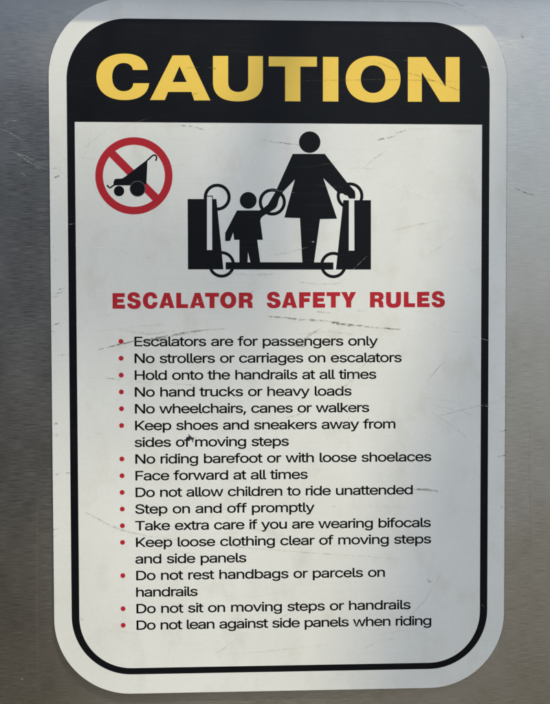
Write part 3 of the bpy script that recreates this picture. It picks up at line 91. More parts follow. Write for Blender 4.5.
"child": [[[[-15.7,98.11],[-15.75,97.39],[-15.89,96.68],[-16.13,96.0],[-16.45,95.36],[-16.85,94.76],[-17.33,94.22],[-17.87,93.74],[-18.47,93.34],[-19.12,93.02],[-19.8,92.79],[-20.51,92.65],[-21.23,92.6],[-21.95,92.64],[-22.66,92.78],[-23.34,93.01],[-23.99,93.32],[-24.58,93.72],[-25.12,94.19],[-25.6,94.73],[-26.0,95.33],[-26.31,95.97],[-26.54,96.65],[-26.68,97.35],[-26.72,98.07],[-26.67,98.78],[-26.53,99.49],[-26.3,100.17],[-25.97,100.81],[-25.57,101.41],[-25.1,101.95],[-24.55,102.43],[-23.95,102.83],[-23.3,103.15],[-22.62,103.38],[-21.91,103.52],[-21.19,103.57],[-20.47,103.53],[-19.77,103.39],[-19.09,103.16],[-18.44,102.85],[-17.84,102.45],[-17.3,101.98],[-16.83,101.44],[-16.43,100.85],[-16.11,100.2],[-15.88,99.53],[-15.74,98.82]],[]],[[[-28.58,91.53],[-14.14,91.57],[-11.11,93.15],[-8.22,95.51],[-6.23,98.4],[-1.89,99.98],[-1.77,96.84],[-1.85,96.09],[-1.99,95.41],[-2.2,94.78],[-2.48,94.21],[-2.82,93.67],[-3.24,93.18],[-3.72,92.71],[-4.28,92.25],[-10.21,88.7],[-10.99,88.22],[-11.64,87.75],[-12.19,87.27],[-12.61,86.77],[-12.93,86.23],[-13.14,85.64],[-13.24,84.98],[-13.24,84.24],[-11.7,72.32],[-15.39,72.32],[-13.46,57.49],[-19.91,57.49],[-21.46,64.31],[-21.75,57.49],[-27.14,57.48],[-27.08,72.3],[-30.5,72.29],[-31.13,77.13],[-33.26,71.5],[-36.4,71.5],[-36.38,76.73]],[]]],
"adult": [[[[26.36,136.39],[26.3,135.48],[26.12,134.58],[25.82,133.72],[25.41,132.89],[24.9,132.13],[24.29,131.44],[23.6,130.83],[22.83,130.32],[22.0,129.91],[21.13,129.61],[20.22,129.43],[19.3,129.36],[18.38,129.42],[17.48,129.59],[16.61,129.88],[15.78,130.28],[15.01,130.78],[14.32,131.38],[13.72,132.07],[13.2,132.82],[12.8,133.64],[12.5,134.5],[12.33,135.4],[12.27,136.31],[12.33,137.22],[12.51,138.12],[12.81,138.98],[13.22,139.8],[13.73,140.57],[14.34,141.26],[15.03,141.86],[15.8,142.37],[16.62,142.78],[17.5,143.08],[18.4,143.27],[19.32,143.33],[20.24,143.28],[21.14,143.11],[22.02,142.82],[22.84,142.42],[23.61,141.92],[24.3,141.32],[24.91,140.64],[25.42,139.88],[25.83,139.06],[26.12,138.2],[26.3,137.31]],[]],[[[8.11,128.58],[29.26,128.7],[45.11,108.68],[47.56,106.13],[49.08,104.37],[49.48,101.87],[49.35,99.51],[45.37,99.5],[44.32,101.46],[42.53,101.85],[41.4,102.76],[40.08,103.02],[38.89,102.36],[37.57,103.8],[28.25,112.93],[37.29,86.34],[26.05,86.05],[22.05,57.38],[14.38,57.38],[12.84,86.67],[2.56,86.97],[9.52,111.93],[1.81,103.92],[-0.97,99.4],[-1.9,95.47],[-3.95,92.85],[-7.88,96.1],[-6.1,99.05],[-2.93,104.36]],[]]],
"ban": [[[[-70.62,113.92],[-70.68,112.28],[-70.86,110.65],[-71.13,109.02],[-71.52,107.42],[-72.0,105.85],[-72.59,104.31],[-73.28,102.81],[-74.07,101.36],[-74.94,99.96],[-75.91,98.62],[-76.96,97.34],[-78.09,96.14],[-79.3,95.01],[-80.58,93.96],[-81.92,93.0],[-83.32,92.13],[-84.78,91.35],[-86.28,90.67],[-87.82,90.08],[-89.4,89.6],[-91.0,89.22],[-92.62,88.95],[-94.25,88.79],[-95.9,88.73],[-97.53,88.78],[-99.17,88.93],[-100.78,89.2],[-102.38,89.56],[-103.94,90.04],[-105.47,90.61],[-106.96,91.28],[-108.4,92.05],[-109.78,92.92],[-111.1,93.87],[-112.36,94.9],[-113.55,96.02],[-114.65,97.21],[-115.68,98.48],[-116.62,99.81],[-117.47,101.2],[-118.23,102.64],[-118.89,104.13],[-119.46,105.66],[-119.92,107.22],[-120.27,108.82],[-120.53,110.43],[-120.67,112.06],[-120.71,113.69],[-120.64,115.33],[-120.47,116.96],[-120.19,118.57],[-119.81,120.17],[-119.32,121.74],[-118.73,123.27],[-118.04,124.76],[-117.26,126.21],[-116.39,127.6],[-115.42,128.93],[-114.38,130.2],[-113.25,131.4],[-112.05,132.53],[-110.78,133.57],[-109.44,134.53],[-108.05,135.4],[-106.6,136.18],[-105.11,136.86],[-103.57,137.45],[-102.0,137.93],[-100.41,138.31],[-98.79,138.59],[-97.16,138.76],[-95.53,138.82],[-93.89,138.78],[-92.26,138.63],[-90.65,138.37],[-89.05,138.01],[-87.49,137.55],[-85.96,136.98],[-84.47,136.32],[-83.03,135.55],[-81.64,134.7],[-80.32,133.75],[-79.05,132.72],[-77.86,131.61],[-76.75,130.42],[-75.72,129.16],[-74.77,127.83],[-73.91,126.44],[-73.14,125.0],[-72.47,123.51],[-71.9,121.98],[-71.44,120.41],[-71.07,118.81],[-70.82,117.2],[-70.66,115.56]],[[[-75.57,113.9],[-75.62,112.58],[-75.76,111.27],[-75.98,109.97],[-76.29,108.68],[-76.68,107.42],[-77.15,106.18],[-77.7,104.98],[-78.33,103.81],[-79.04,102.69],[-79.81,101.61],[-80.66,100.59],[-81.57,99.62],[-82.54,98.72],[-83.56,97.88],[-84.64,97.1],[-85.77,96.4],[-86.93,95.78],[-88.14,95.23],[-89.38,94.76],[-90.64,94.37],[-91.93,94.07],[-93.23,93.85],[-94.54,93.72],[-95.86,93.67],[-97.18,93.71],[-98.49,93.83],[-99.78,94.05],[-101.06,94.34],[-102.32,94.72],[-103.55,95.18],[-104.74,95.72],[-105.9,96.34],[-107.01,97.03],[-108.07,97.79],[-109.08,98.63],[-110.03,99.52],[-110.93,100.48],[-111.75,101.5],[-112.51,102.56],[-113.19,103.68],[-113.8,104.84],[-114.33,106.03],[-114.79,107.26],[-115.16,108.52],[-115.44,109.8],[-115.65,111.1],[-115.76,112.4],[-115.8,113.72],[-115.74,115.03],[-115.6,116.34],[-115.38,117.64],[-115.07,118.92],[-114.68,120.18],[-114.2,121.41],[-113.65,122.61],[-113.03,123.77],[-112.32,124.89],[-111.55,125.96],[-110.71,126.98],[-109.8,127.94],[-108.84,128.85],[-107.82,129.69],[-106.74,130.46],[-105.62,131.16],[-104.46,131.78],[-103.26,132.33],[-102.03,132.8],[-100.77,133.19],[-99.48,133.5],[-98.19,133.72],[-96.88,133.85],[-95.56,133.9],[-94.25,133.87],[-92.94,133.75],[-91.64,133.54],[-90.36,133.25],[-89.11,132.88],[-87.88,132.42],[-86.68,131.89],[-85.53,131.27],[-84.41,130.58],[-83.35,129.82],[-82.33,129.0],[-81.38,128.1],[-80.48,127.15],[-79.65,126.13],[-78.89,125.07],[-78.2,123.95],[-77.59,122.8],[-77.05,121.6],[-76.6,120.37],[-76.22,119.11],[-75.93,117.83],[-75.72,116.53],[-75.6,115.22]]]],[[[-107.9,130.01],[-78.71,100.36],[-82.51,96.58],[-111.55,126.17]],[]]],
"stroller": [[[[-87.88,123.65],[-86.96,123.27],[-86.97,120.97],[-87.59,108.85],[-88.75,108.0],[-98.19,107.57],[-107.78,107.53],[-108.23,107.58],[-108.57,107.72],[-108.8,107.93],[-108.94,108.21],[-109.0,108.54],[-108.99,108.92],[-108.93,109.33],[-108.83,109.75],[-108.75,110.26],[-108.62,110.69],[-108.45,111.05],[-108.24,111.34],[-107.99,111.56],[-107.69,111.71],[-107.36,111.8],[-106.98,111.83],[-103.53,112.0],[-101.6,113.08]],[]],[[[-87.24,122.9],[-83.53,126.29],[-83.03,126.67],[-82.56,126.85],[-82.16,126.87],[-81.85,126.76],[-81.61,126.53],[-81.43,126.09],[-81.41,125.72],[-81.44,125.33],[-81.52,124.95],[-81.64,124.58],[-81.81,124.22],[-82.02,123.85],[-81.14,123.37],[-80.92,123.78],[-80.71,124.23],[-80.55,124.7],[-80.45,125.21],[-80.41,125.74],[-80.46,126.35],[-80.77,127.08],[-81.31,127.61],[-82.01,127.86],[-82.76,127.82],[-83.5,127.54],[-84.19,127.03],[-87.91,123.64]],[]],[[[-113.54,107.45],[-112.74,106.32],[-111.25,105.34],[-109.34,106.65],[-107.36,107.88],[-107.87,108.72],[-109.89,107.48],[-111.38,106.33],[-112.01,107.02],[-112.73,108.03]],[]]],
"big_wheel": [[[[-88.69,105.46],[-88.74,104.85],[-88.86,104.25],[-89.06,103.67],[-89.34,103.12],[-89.68,102.61],[-90.09,102.14],[-90.55,101.74],[-91.06,101.39],[-91.62,101.12],[-92.2,100.92],[-92.8,100.8],[-93.41,100.76],[-94.02,100.8],[-94.62,100.91],[-95.2,101.11],[-95.75,101.38],[-96.25,101.72],[-96.71,102.12],[-97.11,102.58],[-97.45,103.09],[-97.71,103.63],[-97.91,104.21],[-98.02,104.81],[-98.06,105.42],[-98.01,106.04],[-97.89,106.64],[-97.69,107.22],[-97.41,107.77],[-97.07,108.28],[-96.66,108.74],[-96.2,109.15],[-95.69,109.49],[-95.14,109.76],[-94.56,109.96],[-93.95,110.08],[-93.34,110.13],[-92.73,110.09],[-92.13,109.97],[-91.55,109.78],[-91.01,109.51],[-90.5,109.17],[-90.04,108.77],[-89.64,108.31],[-89.3,107.8],[-89.04,107.25],[-88.84,106.67],[-88.73,106.07]],[]]],
"wheel_rim": [[[[-88.23,105.46],[-88.28,104.79],[-88.42,104.13],[-88.64,103.49],[-88.94,102.89],[-89.32,102.33],[-89.77,101.82],[-90.27,101.37],[-90.84,101.0],[-91.44,100.7],[-92.08,100.48],[-92.74,100.34],[-93.41,100.3],[-94.09,100.34],[-94.74,100.47],[-95.38,100.68],[-95.98,100.98],[-96.54,101.35],[-97.04,101.79],[-97.48,102.3],[-97.85,102.85],[-98.14,103.46],[-98.35,104.09],[-98.48,104.75],[-98.52,105.42],[-98.47,106.09],[-98.33,106.75],[-98.11,107.39],[-97.81,108.0],[-97.43,108.56],[-96.99,109.06],[-96.48,109.51],[-95.92,109.89],[-95.31,110.19],[-94.67,110.41],[-94.01,110.54],[-93.34,110.59],[-92.67,110.55],[-92.01,110.42],[-91.37,110.2],[-90.77,109.91],[-90.22,109.54],[-89.71,109.1],[-89.27,108.59],[-88.9,108.03],[-88.61,107.43],[-88.4,106.79],[-88.27,106.14]],[[[-88.73,105.46],[-88.78,104.85],[-88.9,104.26],[-89.1,103.68],[-89.37,103.14],[-89.71,102.63],[-90.12,102.17],[-90.58,101.77],[-91.08,101.43],[-91.63,101.16],[-92.21,100.96],[-92.8,100.84],[-93.41,100.8],[-94.02,100.83],[-94.61,100.95],[-95.19,101.14],[-95.73,101.41],[-96.23,101.75],[-96.68,102.15],[-97.08,102.6],[-97.41,103.1],[-97.68,103.65],[-97.87,104.22],[-97.98,104.82],[-98.02,105.42],[-97.98,106.03],[-97.85,106.63],[-97.65,107.2],[-97.38,107.75],[-97.04,108.26],[-96.64,108.71],[-96.18,109.12],[-95.67,109.46],[-95.12,109.73],[-94.55,109.92],[-93.95,110.05],[-93.34,110.09],[-92.74,110.05],[-92.14,109.93],[-91.57,109.74],[-91.03,109.48],[-90.52,109.14],[-90.07,108.74],[-89.67,108.29],[-89.34,107.78],[-89.07,107.24],[-88.88,106.66],[-88.77,106.07]]]]],
"small_wheel": [[[[-102.06,103.87],[-102.09,103.43],[-102.18,103.0],[-102.32,102.58],[-102.52,102.18],[-102.77,101.82],[-103.06,101.48],[-103.4,101.19],[-103.77,100.94],[-104.16,100.75],[-104.58,100.6],[-105.02,100.51],[-105.46,100.48],[-105.9,100.51],[-106.33,100.6],[-106.74,100.74],[-107.14,100.93],[-107.5,101.17],[-107.83,101.46],[-108.12,101.8],[-108.36,102.16],[-108.55,102.56],[-108.69,102.97],[-108.78,103.41],[-108.8,103.85],[-108.77,104.29],[-108.68,104.72],[-108.53,105.14],[-108.34,105.54],[-108.09,105.91],[-107.79,106.24],[-107.46,106.53],[-107.09,106.78],[-106.7,106.97],[-106.28,107.12],[-105.84,107.21],[-105.4,107.24],[-104.96,107.21],[-104.53,107.13],[-104.11,106.98],[-103.72,106.79],[-103.36,106.55],[-103.03,106.26],[-102.74,105.93],[-102.5,105.56],[-102.3,105.17],[-102.17,104.75],[-102.08,104.31]],[]]],
"bullets": [5.75,-5.3100000000000005,-16.37,-27.43,-38.49,-49.550000000000004,-71.66999999999999,-82.72999999999999,-93.78999999999999,-104.85,-115.91,-126.97,-149.09,-171.21,-182.26999999999998]}
HAIRLINES = [[[[-21.01,-186.82],[-10.46,-182.12],[0.33,-177.96],[9.75,-174.81]],0.29,"smoke",0.25],[[[-105.35,71.51],[-97.19,79.84],[-88.87,88.01],[-81.61,94.89]],0.3,"pale",0.25],[[[85.22,139.06],[95.32,139.91],[105.46,140.53],[114.17,140.88]],0.39,"pale",0.25],[[[-18.63,108.28],[-9.04,105.8],[0.75,104.07],[9.28,103.19]],0.41,"pale",0.25],[[[-34.64,28.19],[-27.8,32.74],[-20.8,37.05],[-14.67,40.55]],0.37,"hair",0.25],[[[28.9,37.75],[39.39,45.66],[49.37,54.23],[57.49,62.08]],0.33,"pale",0.25],[[[-140.84,81.75],[-132.72,82.71],[-124.61,83.81],[-117.66,84.87]],0.52,"pale",0.25],[[[-71.58,-132.65],[-63.13,-133.37],[-54.72,-134.59],[-47.55,-136.04]],0.43,"pale",0.25],[[[-131.98,126.15],[-126.07,125.28],[-120.18,124.28],[-115.15,123.31]],0.27,"smoke",0.25],[[[-43.61,-201.95],[-38.66,-198.89],[-33.9,-195.54],[-29.97,-192.44]],0.5,"hair",0.25],[[[-75.6,120.39],[-70.88,120.3],[-66.16,120.58],[-62.13,121.11]],0.51,"smoke",0.25],[[[59.7,34.19],[75.69,35.31],[91.63,37.43],[105.21,40.04]],0.39,"hair",0.25],[[[24.75,108.17],[30.43,107.58],[36.12,107.11],[41.01,106.81]],0.41,"smoke",0.25],[[[-119.29,21.63],[-104.36,24.96],[-89.36,28.07],[-76.44,30.56]],0.5,"yellow",0.25],[[[5.74,43.65],[9.83,45.63],[13.92,47.64],[17.41,49.37]],0.28,"yellow",0.25],[[[116.68,143.9],[121.35,144.01],[126.01,144.41],[129.99,144.99]],0.33,"yellow",0.25],[[[56.53,-103.96],[66.75,-104.27],[76.98,-104.6],[85.76,-104.9]],0.34,"pale",0.25],[[[-12.71,-87.06],[-8.4,-81.13],[-3.92,-75.33],[0.06,-70.47]],0.31,"smoke",0.25],[[[63.81,-190.94],[70.54,-190.07],[77.28,-189.35],[83.09,-188.85]],0.47,"smoke",0.25],[[[99.28,-37.17],[111.83,-39.49],[124.22,-42.75],[134.67,-46.29]],0.33,"smoke",0.25],[[[-115.37,-185.93],[-107.93,-186.13],[-100.49,-186.76],[-94.13,-187.64]],0.52,"yellow",0.25],[[[-56.69,30.74],[-53.09,31.53],[-49.55,32.55],[-46.55,33.59]],0.38,"pale",0.25],[[[67.83,110.3],[78.85,106.91],[89.8,103.24],[99.12,99.86]],0.47,"pale",0.25],[[[44.24,119.65],[51.18,119.33],[58.13,119.19],[64.09,119.22]],0.44,"hair",0.25],[[[-7.03,6.84],[1.38,6.67],[9.8,6.58],[17.02,6.55]],0.31,"pale",0.25],[[[-42.03,-166.58],[-26.78,-165.46],[-11.59,-163.37],[1.33,-160.81]],0.33,"yellow",0.25],[[[-23.97,-117.73],[-18.39,-118.93],[-12.78,-119.97],[-7.94,-120.74]],0.47,"smoke",0.25],[[[-15.88,-176.4],[-11.34,-175.72],[-6.83,-174.83],[-3.0,-173.89]],0.4,"smoke",0.25],[[[85.05,145.68],[92.43,145.48],[99.83,145.72],[106.17,146.28]],0.4,"smoke",0.25],[[[13.33,119.27],[23.22,120.84],[33.09,122.59],[41.55,124.21]],0.47,"hair",0.25],[[[-110.18,143.34],[-101.02,146.13],[-91.92,149.17],[-84.18,151.96]],0.5,"yellow",0.25],[[[0.09,132.16],[3.99,132.04],[7.89,132.15],[11.24,132.42]],0.26,"smoke",0.25]]
SIGN_MARKS = [[[[-119.94,0.5],[-113.42,1.92],[-106.24,4.06],[-97.75,5.67],[-87.29,6.96],[-76.17,8.89],[-63.05,11.49],[-49.93,13.1],[-36.12,14.05]],1.28,"brown",0.25],
 [[[-92.53,5.33],[-79.45,7.26],[-67.65,9.86],[-55.84,11.14]],0.58,"dark",0.25],
 [[[-8.42,21.9],[2.81,21.22],[12.73,19.88],[29.3,18.85],[42.58,16.51],[59.23,14.81],[79.92,13.1]],1.51,"brown",0.25],
 [[[32.62,18.51],[40.59,16.97],[47.24,15.5]],0.7,"brown",0.25],
 [[[-29.79,-50.75],[-28.8,-49.1]],0.81,"ink",0.6],
 [[[-118.64,0.82],[-106.89,3.41],[-99.06,5.02]],0.58,"dark",0.5],
 [[[-36.62,51.18],[-20.2,49.22],[-0.43,49.87]],0.93,"yellow",0.25],
 [[[6.16,45.27],[26.01,43.28],[42.59,43.94]],1.05,"yellow",0.25],
 [[[-105.51,13.24],[-85.96,10.56],[-69.6,12.49]],1.4,"yellow",0.25],
 [[[12.71,10.3],[32.61,12.23],[47.24,10.2]],1.51,"yellow",0.25],
 [[[10.05,2.7],[16.02,6.98],[21.99,11.59],[27.3,14.56]],1.51,"smoke",0.25],
 [[[7.4,3.7],[12.7,1.7],[16.68,2.35]],1.05,"dark",0.25],
 [[[-129.36,-106.53],[-121.55,-110.6],[-114.39,-114.99],[-107.2,-118.07],[-96.07,-121.19],[-85.56,-123.31]],1.28,"smoke",0.25],
 [[[-85.56,-123.31],[-60.53,-126.62],[-27.45,-131.04],[12.47,-134.9],[73.46,-139.73]],0.7,"smoke",0.25],
 [[[88.19,-93.6],[95.59,-93.8],[102.34,-94.81],[108.41,-96.02]],1.51,"dark",0.25],
 [[[-62.13,-58.53],[-60.16,-57.88],[-57.53,-58.57]],2.09,"ink",0.7],
 [[[-61.13,-55.82],[-59.5,-57.82],[-57.87,-60.82]],1.05,"ink",0.6],
 [[[-62.14,-60.12],[-60.82,-58.48]],0.58,"ink",0.6],
 [[[-58.18,-58.16],[-54.89,-57.53]],0.81,"smoke",0.6],
 [[[-31.11,-49.21],[-28.47,-48.97],[-25.17,-50.12]],1.4,"dark",0.25],
 [[[-12.69,137.85],[-8.1,137.16],[-3.51,136.08],[1.75,135.92],[6.35,135.03],[12.26,134.42]],0.64,"dark",0.25],
 [[[64.44,138.52],[69.07,139.6]],0.58,"brown",0.6],
 [[[69.07,139.53],[73.72,140.61]],0.58,"brown",0.6],
 [[[73.05,140.21],[77.7,141.29]],0.58,"brown",0.6],
 [[[63.77,137.8],[68.41,138.88]],0.58,"brown",0.6],
 [[[67.75,138.48],[72.39,139.56]],0.58,"brown",0.6],
 [[[76.37,142.53],[81.01,143.61]],0.58,"brown",0.6],
 [[[78.36,143.52],[83.0,144.6]],0.58,"brown",0.6],
 [[[71.06,139.29],[75.71,140.36]],0.58,"brown",0.6],
 [[[-70.75,146.24],[-64.24,146.67],[-59.04,146.32],[-54.48,145.44],[-49.93,143.79]],0.7,"dark",0.25],
 [[[-61.43,183.83],[-57.53,184.12],[-52.33,184.3]],0.76,"olive",0.25],
 [[[-47.13,184.22],[-43.87,183.99],[-41.92,183.49]],1.51,"dark",0.6],
 [[[-58.28,166.73],[-53.07,167.74]],0.47,"olive",0.25],
 [[[80.28,183.21],[92.22,180.06],[105.53,175.6],[118.86,170.81]],0.58,"olive",0.25],
 [[[61.74,189.22],[69.02,187.01],[78.95,183.2]],0.41,"olive",0.25],
 [[[3.15,175.61],[32.72,176.91],[78.96,177.65],[120.17,176.71]],0.35,"olive",0.25],
 [[[97.42,-21.9],[103.44,-13.93],[109.47,-7.62]],0.76,"smoke",0.25],
 [[[99.49,-41.28],[111.63,-49.39],[124.48,-59.54]],0.58,"smoke",0.25],
 [[[92.75,-31.89],[119.66,-35.39],[150.07,-40.26]],0.52,"pale",0.25],
 [[[100.85,-45.97],[123.05,-40.09],[146.66,-34.87]],0.58,"smoke",0.25],
 [[[-134.25,68.74],[-111.59,66.17],[-98.62,63.58],[-84.97,60.33]],0.58,"pale",0.25],
 [[[97.98,17.38],[116.12,12.01],[139.7,5.28]],0.7,"pale",0.25],
 [[[-118.54,12.62],[-92.45,15.83],[-76.12,16.78]],0.58,"smoke",0.25],
 [[[2.66,-44.99],[7.97,-44.03],[13.29,-42.4]],0.58,"brown",0.25],
 [[[-116.19,-17.96],[-110.98,-18.58],[-105.12,-19.33]],0.58,"dark",0.25],
 [[[-100.55,-20.27],[-86.18,-21.39]],0.47,"smoke",0.25],
 [[[-75.7,-21.71],[-63.25,-22.76],[-49.45,-23.82]],0.52,"smoke",0.25],
 [[[33.91,-33.55],[45.91,-20.99],[59.24,-5.76]],1.28,"yellow",0.25],
 [[[53.85,118.95],[62.46,126.2],[71.07,132.15]],0.93,"yellow",0.25],
 [[[97.86,62.45],[105.87,67.75],[115.88,75.7]],0.52,"smoke",0.25],
 [[[-7.65,61.7],[6.2,64.34],[18.09,67.64]],0.93,"yellow",0.25],
 [[[72.48,78.26],[85.8,81.59],[105.81,85.59]],1.05,"yellow",0.25],
 [[[97.78,-153.56],[99.47,-156.29],[101.16,-155.64]],1.51,"smoke",0.8],
 [[[34.54,-103.98],[35.88,-105.67]],1.75,"smoke",0.8],
 [[[24.0,25.07],[28.64,24.54],[32.62,24.13]],0.81,"brown",0.25],
 [[[49.23,25.43],[53.23,25.75],[57.89,24.75]],0.81,"smoke",0.25],
 [[[19.42,71.72],[22.06,71.06]],1.16,"pale",0.9],
 [[[41.24,-24.95],[41.64,-25.62]],0.93,"brown",1],
 [[[-148.6,118.35],[-147.18,118.75],[-145.71,117.98]],0.81,"dark",0.5],
 [[[-147.38,112.54],[-145.57,112.94],[-143.82,113.53]],1.28,"dark",0.5],
 [[[-148.8,67.81],[-148.53,68.2],[-147.83,67.43]],1.16,"dark",0.5],
 [[[-147.92,58.72],[-145.72,59.11],[-143.71,59.69]],0.76,"dark",0.5],
 [[[-146.82,39.84],[-143.45,40.23],[-140.66,40.81]],0.87,"dark",0.5],
 [[[-147.49,37.23],[-144.9,37.62],[-142.63,38.2]],0.64,"dark",0.5],
 [[[-149.46,34.63],[-147.64,35.01],[-145.89,35.6]],0.58,"dark",0.5],
 [[[-148.99,17.01],[-146.78,17.39],[-144.77,17.98]],0.93,"dark",0.5],
 [[[-150.33,12.44],[-148.9,12.83],[-147.42,12.04]],0.58,"dark",0.5],
 [[[-146.6,-3.27],[-142.06,-2.89],[-138.48,-2.32]],0.58,"dark",0.5],
 [[[-149.0,-48.2],[-147.56,-47.82],[-146.08,-48.62]],1.4,"dark",0.5],
 [[[-149.72,-55.76],[-146.73,-55.39],[-144.19,-54.82]],0.52,"dark",0.5],
 [[[-148.68,-81.48],[-146.86,-81.1],[-145.09,-80.52]],1.05,"dark",0.5],
 [[[-141.52,-80.88],[-139.69,-80.5],[-137.92,-79.92]],0.7,"dark",0.5],
 [[[-150.35,-117.82],[-148.52,-117.45],[-146.76,-116.87]],0.81,"dark",0.5],
 [[[-151.05,-122.45],[-148.83,-122.08],[-146.8,-121.51]],0.47,"dark",0.5],
 [[[146.77,-55.27],[149.07,-54.89],[151.17,-54.3]],0.81,"dark",0.5],
 [[[145.5,-72.07],[148.62,-71.69],[151.26,-71.11]],0.7,"dark",0.5],
 [[[148.0,-32.47],[149.9,-32.08],[151.72,-31.49]],0.58,"dark",0.5],
 [[[-133.94,-177.89],[-132.49,-177.51],[-130.99,-178.34]],0.7,"dark",0.5],
 [[[147.58,-104.85],[148.67,-106.62]],1.28,"brown",1],
 [[[117.25,-202.72],[117.93,-203.41]],0.93,"dark",1],
 [[[135.13,-171.73],[136.5,-173.79]],0.81,"smoke",1],
 [[[-130.44,130.34],[-120.05,138.15],[-109.64,146.94]],0.41,"smoke",0.25],
 [[[-129.21,123.88],[-125.26,132.95],[-122.55,147.18]],0.35,"smoke",0.25],
 [[[76.24,-189.79],[96.46,-168.43],[106.56,-151.66]],0.81,"yellow",0.25],
 [[[52.65,-201.59],[66.12,-195.72],[80.97,-193.26]],0.47,"smoke",0.25],
 [[[81.59,190.39],[98.84,186.65]],0.29,"pale",0.25],
 [[[132.13,186.96],[149.53,182.54]],0.47,"pale",0.25],
 [[[42.57,-80.3],[47.24,-20.33]],0.35,"pale",0.25],
 [[[12.42,-160.43],[42.56,-181.12],[93.17,-202.3]],0.35,"pale",0.25],
 [[[-41.03,-203.32],[32.47,-197.86]],0.35,"smoke",0.25],
 [[[-128.93,-58.95],[-119.11,-54.41],[-116.52,-57.07]],0.58,"yellow",0.25]]
STEEL_MARKS = [[[[155.99,107.55],[160.71,105.26],[165.43,103.36],[170.83,102.32]],0.64,"dark",0.25],[[[-178.0,132.0],[-166.15,124.65],[-155.06,116.64]],0.41,"pale",0.25],[[[-174.18,129.44],[-164.86,125.95],[-156.29,121.8]],0.41,"pale",0.25],[[[-181.7,144.2],[-173.67,140.39],[-166.41,135.93]],0.41,"pale",0.25],[[[-170.39,124.95],[-160.41,121.46],[-151.19,117.3]],0.41,"pale",0.25],[[[-180.38,147.42],[-175.5,148.74],[-171.39,149.41]],0.41,"pale",0.25],[[[-169.2,115.93],[-165.63,113.68],[-162.84,110.79]],0.41,"pale",0.25],[[[113.32,229.82],[119.97,226.97],[125.29,228.02]],0.81,"pale",0.25],[[[158.76,206.21],[160.75,208.85],[161.45,204.93]],0.7,"dark",0.25],[[[157.02,161.6],[162.38,162.57]],0.58,"smoke",0.25],[[[-172.95,-217.01],[-171.65,-218.11]],1.05,"pale",1],[[[154.09,204.2],[168.85,199.77],[178.91,199.22]],0.41,"pale",0.25],[[[160.12,-20.87],[177.1,-25.65]],0.41,"pale",0.25],[[[167.68,-37.68],[167.28,-81.42],[169.03,-142.34]],0.47,"smoke",0.25],[[[-160.43,-85.06],[-161.93,-164.53],[-161.33,-231.29]],0.7,"smoke",0.25],[[[-176.32,55.71],[-171.43,32.96],[-169.14,6.87]],0.41,"smoke",0.25]]
GLYPHS = json.loads(GLYPHS)
GLYPHS[' '][0] = 238

# ------------------------------------------------------------------ materials
def new_mat(name):
    m = bpy.data.materials.new(name)
    m.use_nodes = True
    nt = m.node_tree
    return m, nt, nt.nodes["Principled BSDF"]

def N(nt, kind, **kw):
    n = nt.nodes.new(kind)
    for k, v in kw.items():
        if k in n.inputs.keys() if isinstance(k, str) else False:
            n.inputs[k].default_value = v
        else:
            setattr(n, k, v)
    return n

def coords(nt, scale):
    tc = nt.nodes.new("ShaderNodeTexCoord")
    mp = nt.nodes.new("ShaderNodeMapping")
    mp.inputs["Scale"].default_value = scale
    nt.links.new(tc.outputs["Object"], mp.inputs["Vector"])
    return mp.outputs["Vector"]

def noise(nt, scale, detail=3.0, rough=0.55):
    n = nt.nodes.new("ShaderNodeTexNoise")
    n.inputs["Scale"].default_value = 1.0
    n.inputs["Detail"].default_value = detail
    n.inputs["Roughness"].default_value = rough
    nt.links.new(coords(nt, scale), n.inputs["Vector"])
    return n.outputs["Fac"]

def remap(nt, v, a, b, c, d):
    n = nt.nodes.new("ShaderNodeMapRange")
    for i, x in enumerate((a, b, c, d)):
        n.inputs[i + 1].default_value = x
    nt.links.new(v, n.inputs[0])
    return n.outputs[0]

def mixc(nt, fac, a, b, blend='MIX'):
    n = nt.nodes.new("ShaderNodeMix")
    n.data_type = 'RGBA'
    n.blend_type = blend
    for sock, x in ((n.inputs[0], fac), (n.inputs[6], a), (n.inputs[7], b)):
        if isinstance(x, bpy.types.NodeSocket): nt.links.new(x, sock)
        elif isinstance(x, (int, float)): sock.default_value = x
        else: sock.default_value = (*x, 1.0)
    return n.outputs[2]

def math2(nt, op, a, b):
    n = nt.nodes.new("ShaderNodeMath")
    n.operation = op
    for sock, x in ((n.inputs[0], a), (n.inputs[1], b)):
        if isinstance(x, bpy.types.NodeSocket): nt.links.new(x, sock)
        else: sock.default_value = x
    return n.outputs[0]

def bump(nt, h, strength, dist):
    n = nt.nodes.new("ShaderNodeBump")
    n.inputs["Strength"].default_value = strength
    n.inputs["Distance"].default_value = dist
    nt.links.new(h, n.inputs["Height"])
    return n.outputs[0]

def ink(name, col, rough=0.38, wear=0.5, wearcol=(0.25, 0.25, 0.26), spec=0.12):
    """printed ink on the satin sheet: fine rubbed streaks and a little grain"""
    m, nt, p = new_mat(name)
    streak = noise(nt, (18, 18, 1500), 2.0)
    blot = noise(nt, (60, 60, 60), 4.0)
    grain = noise(nt, (2600, 2600, 2600), 1.0)
    f = math2(nt, 'MULTIPLY', remap(nt, streak, 0.60, 0.80, 0.0, wear), remap(nt, blot, 0.4, 0.65, 0.1, 1.0))
    c = mixc(nt, f, col, wearcol)
    c = mixc(nt, 1.0, c, mixc(nt, remap(nt, grain, 0.3, 0.7, 0, 1), (0.95,) * 3, (1.04,) * 3), 'MULTIPLY')
    nt.links.new(c, p.inputs["Base Color"])
    nt.links.new(remap(nt, blot, 0.3, 0.7, rough - 0.05, rough + 0.08), p.inputs["Roughness"])
    nt.links.new(bump(nt, streak, 0.12, 0.00008), p.inputs["Normal"])
    p.inputs["Specular IOR Level"].default_value = spec
    return m

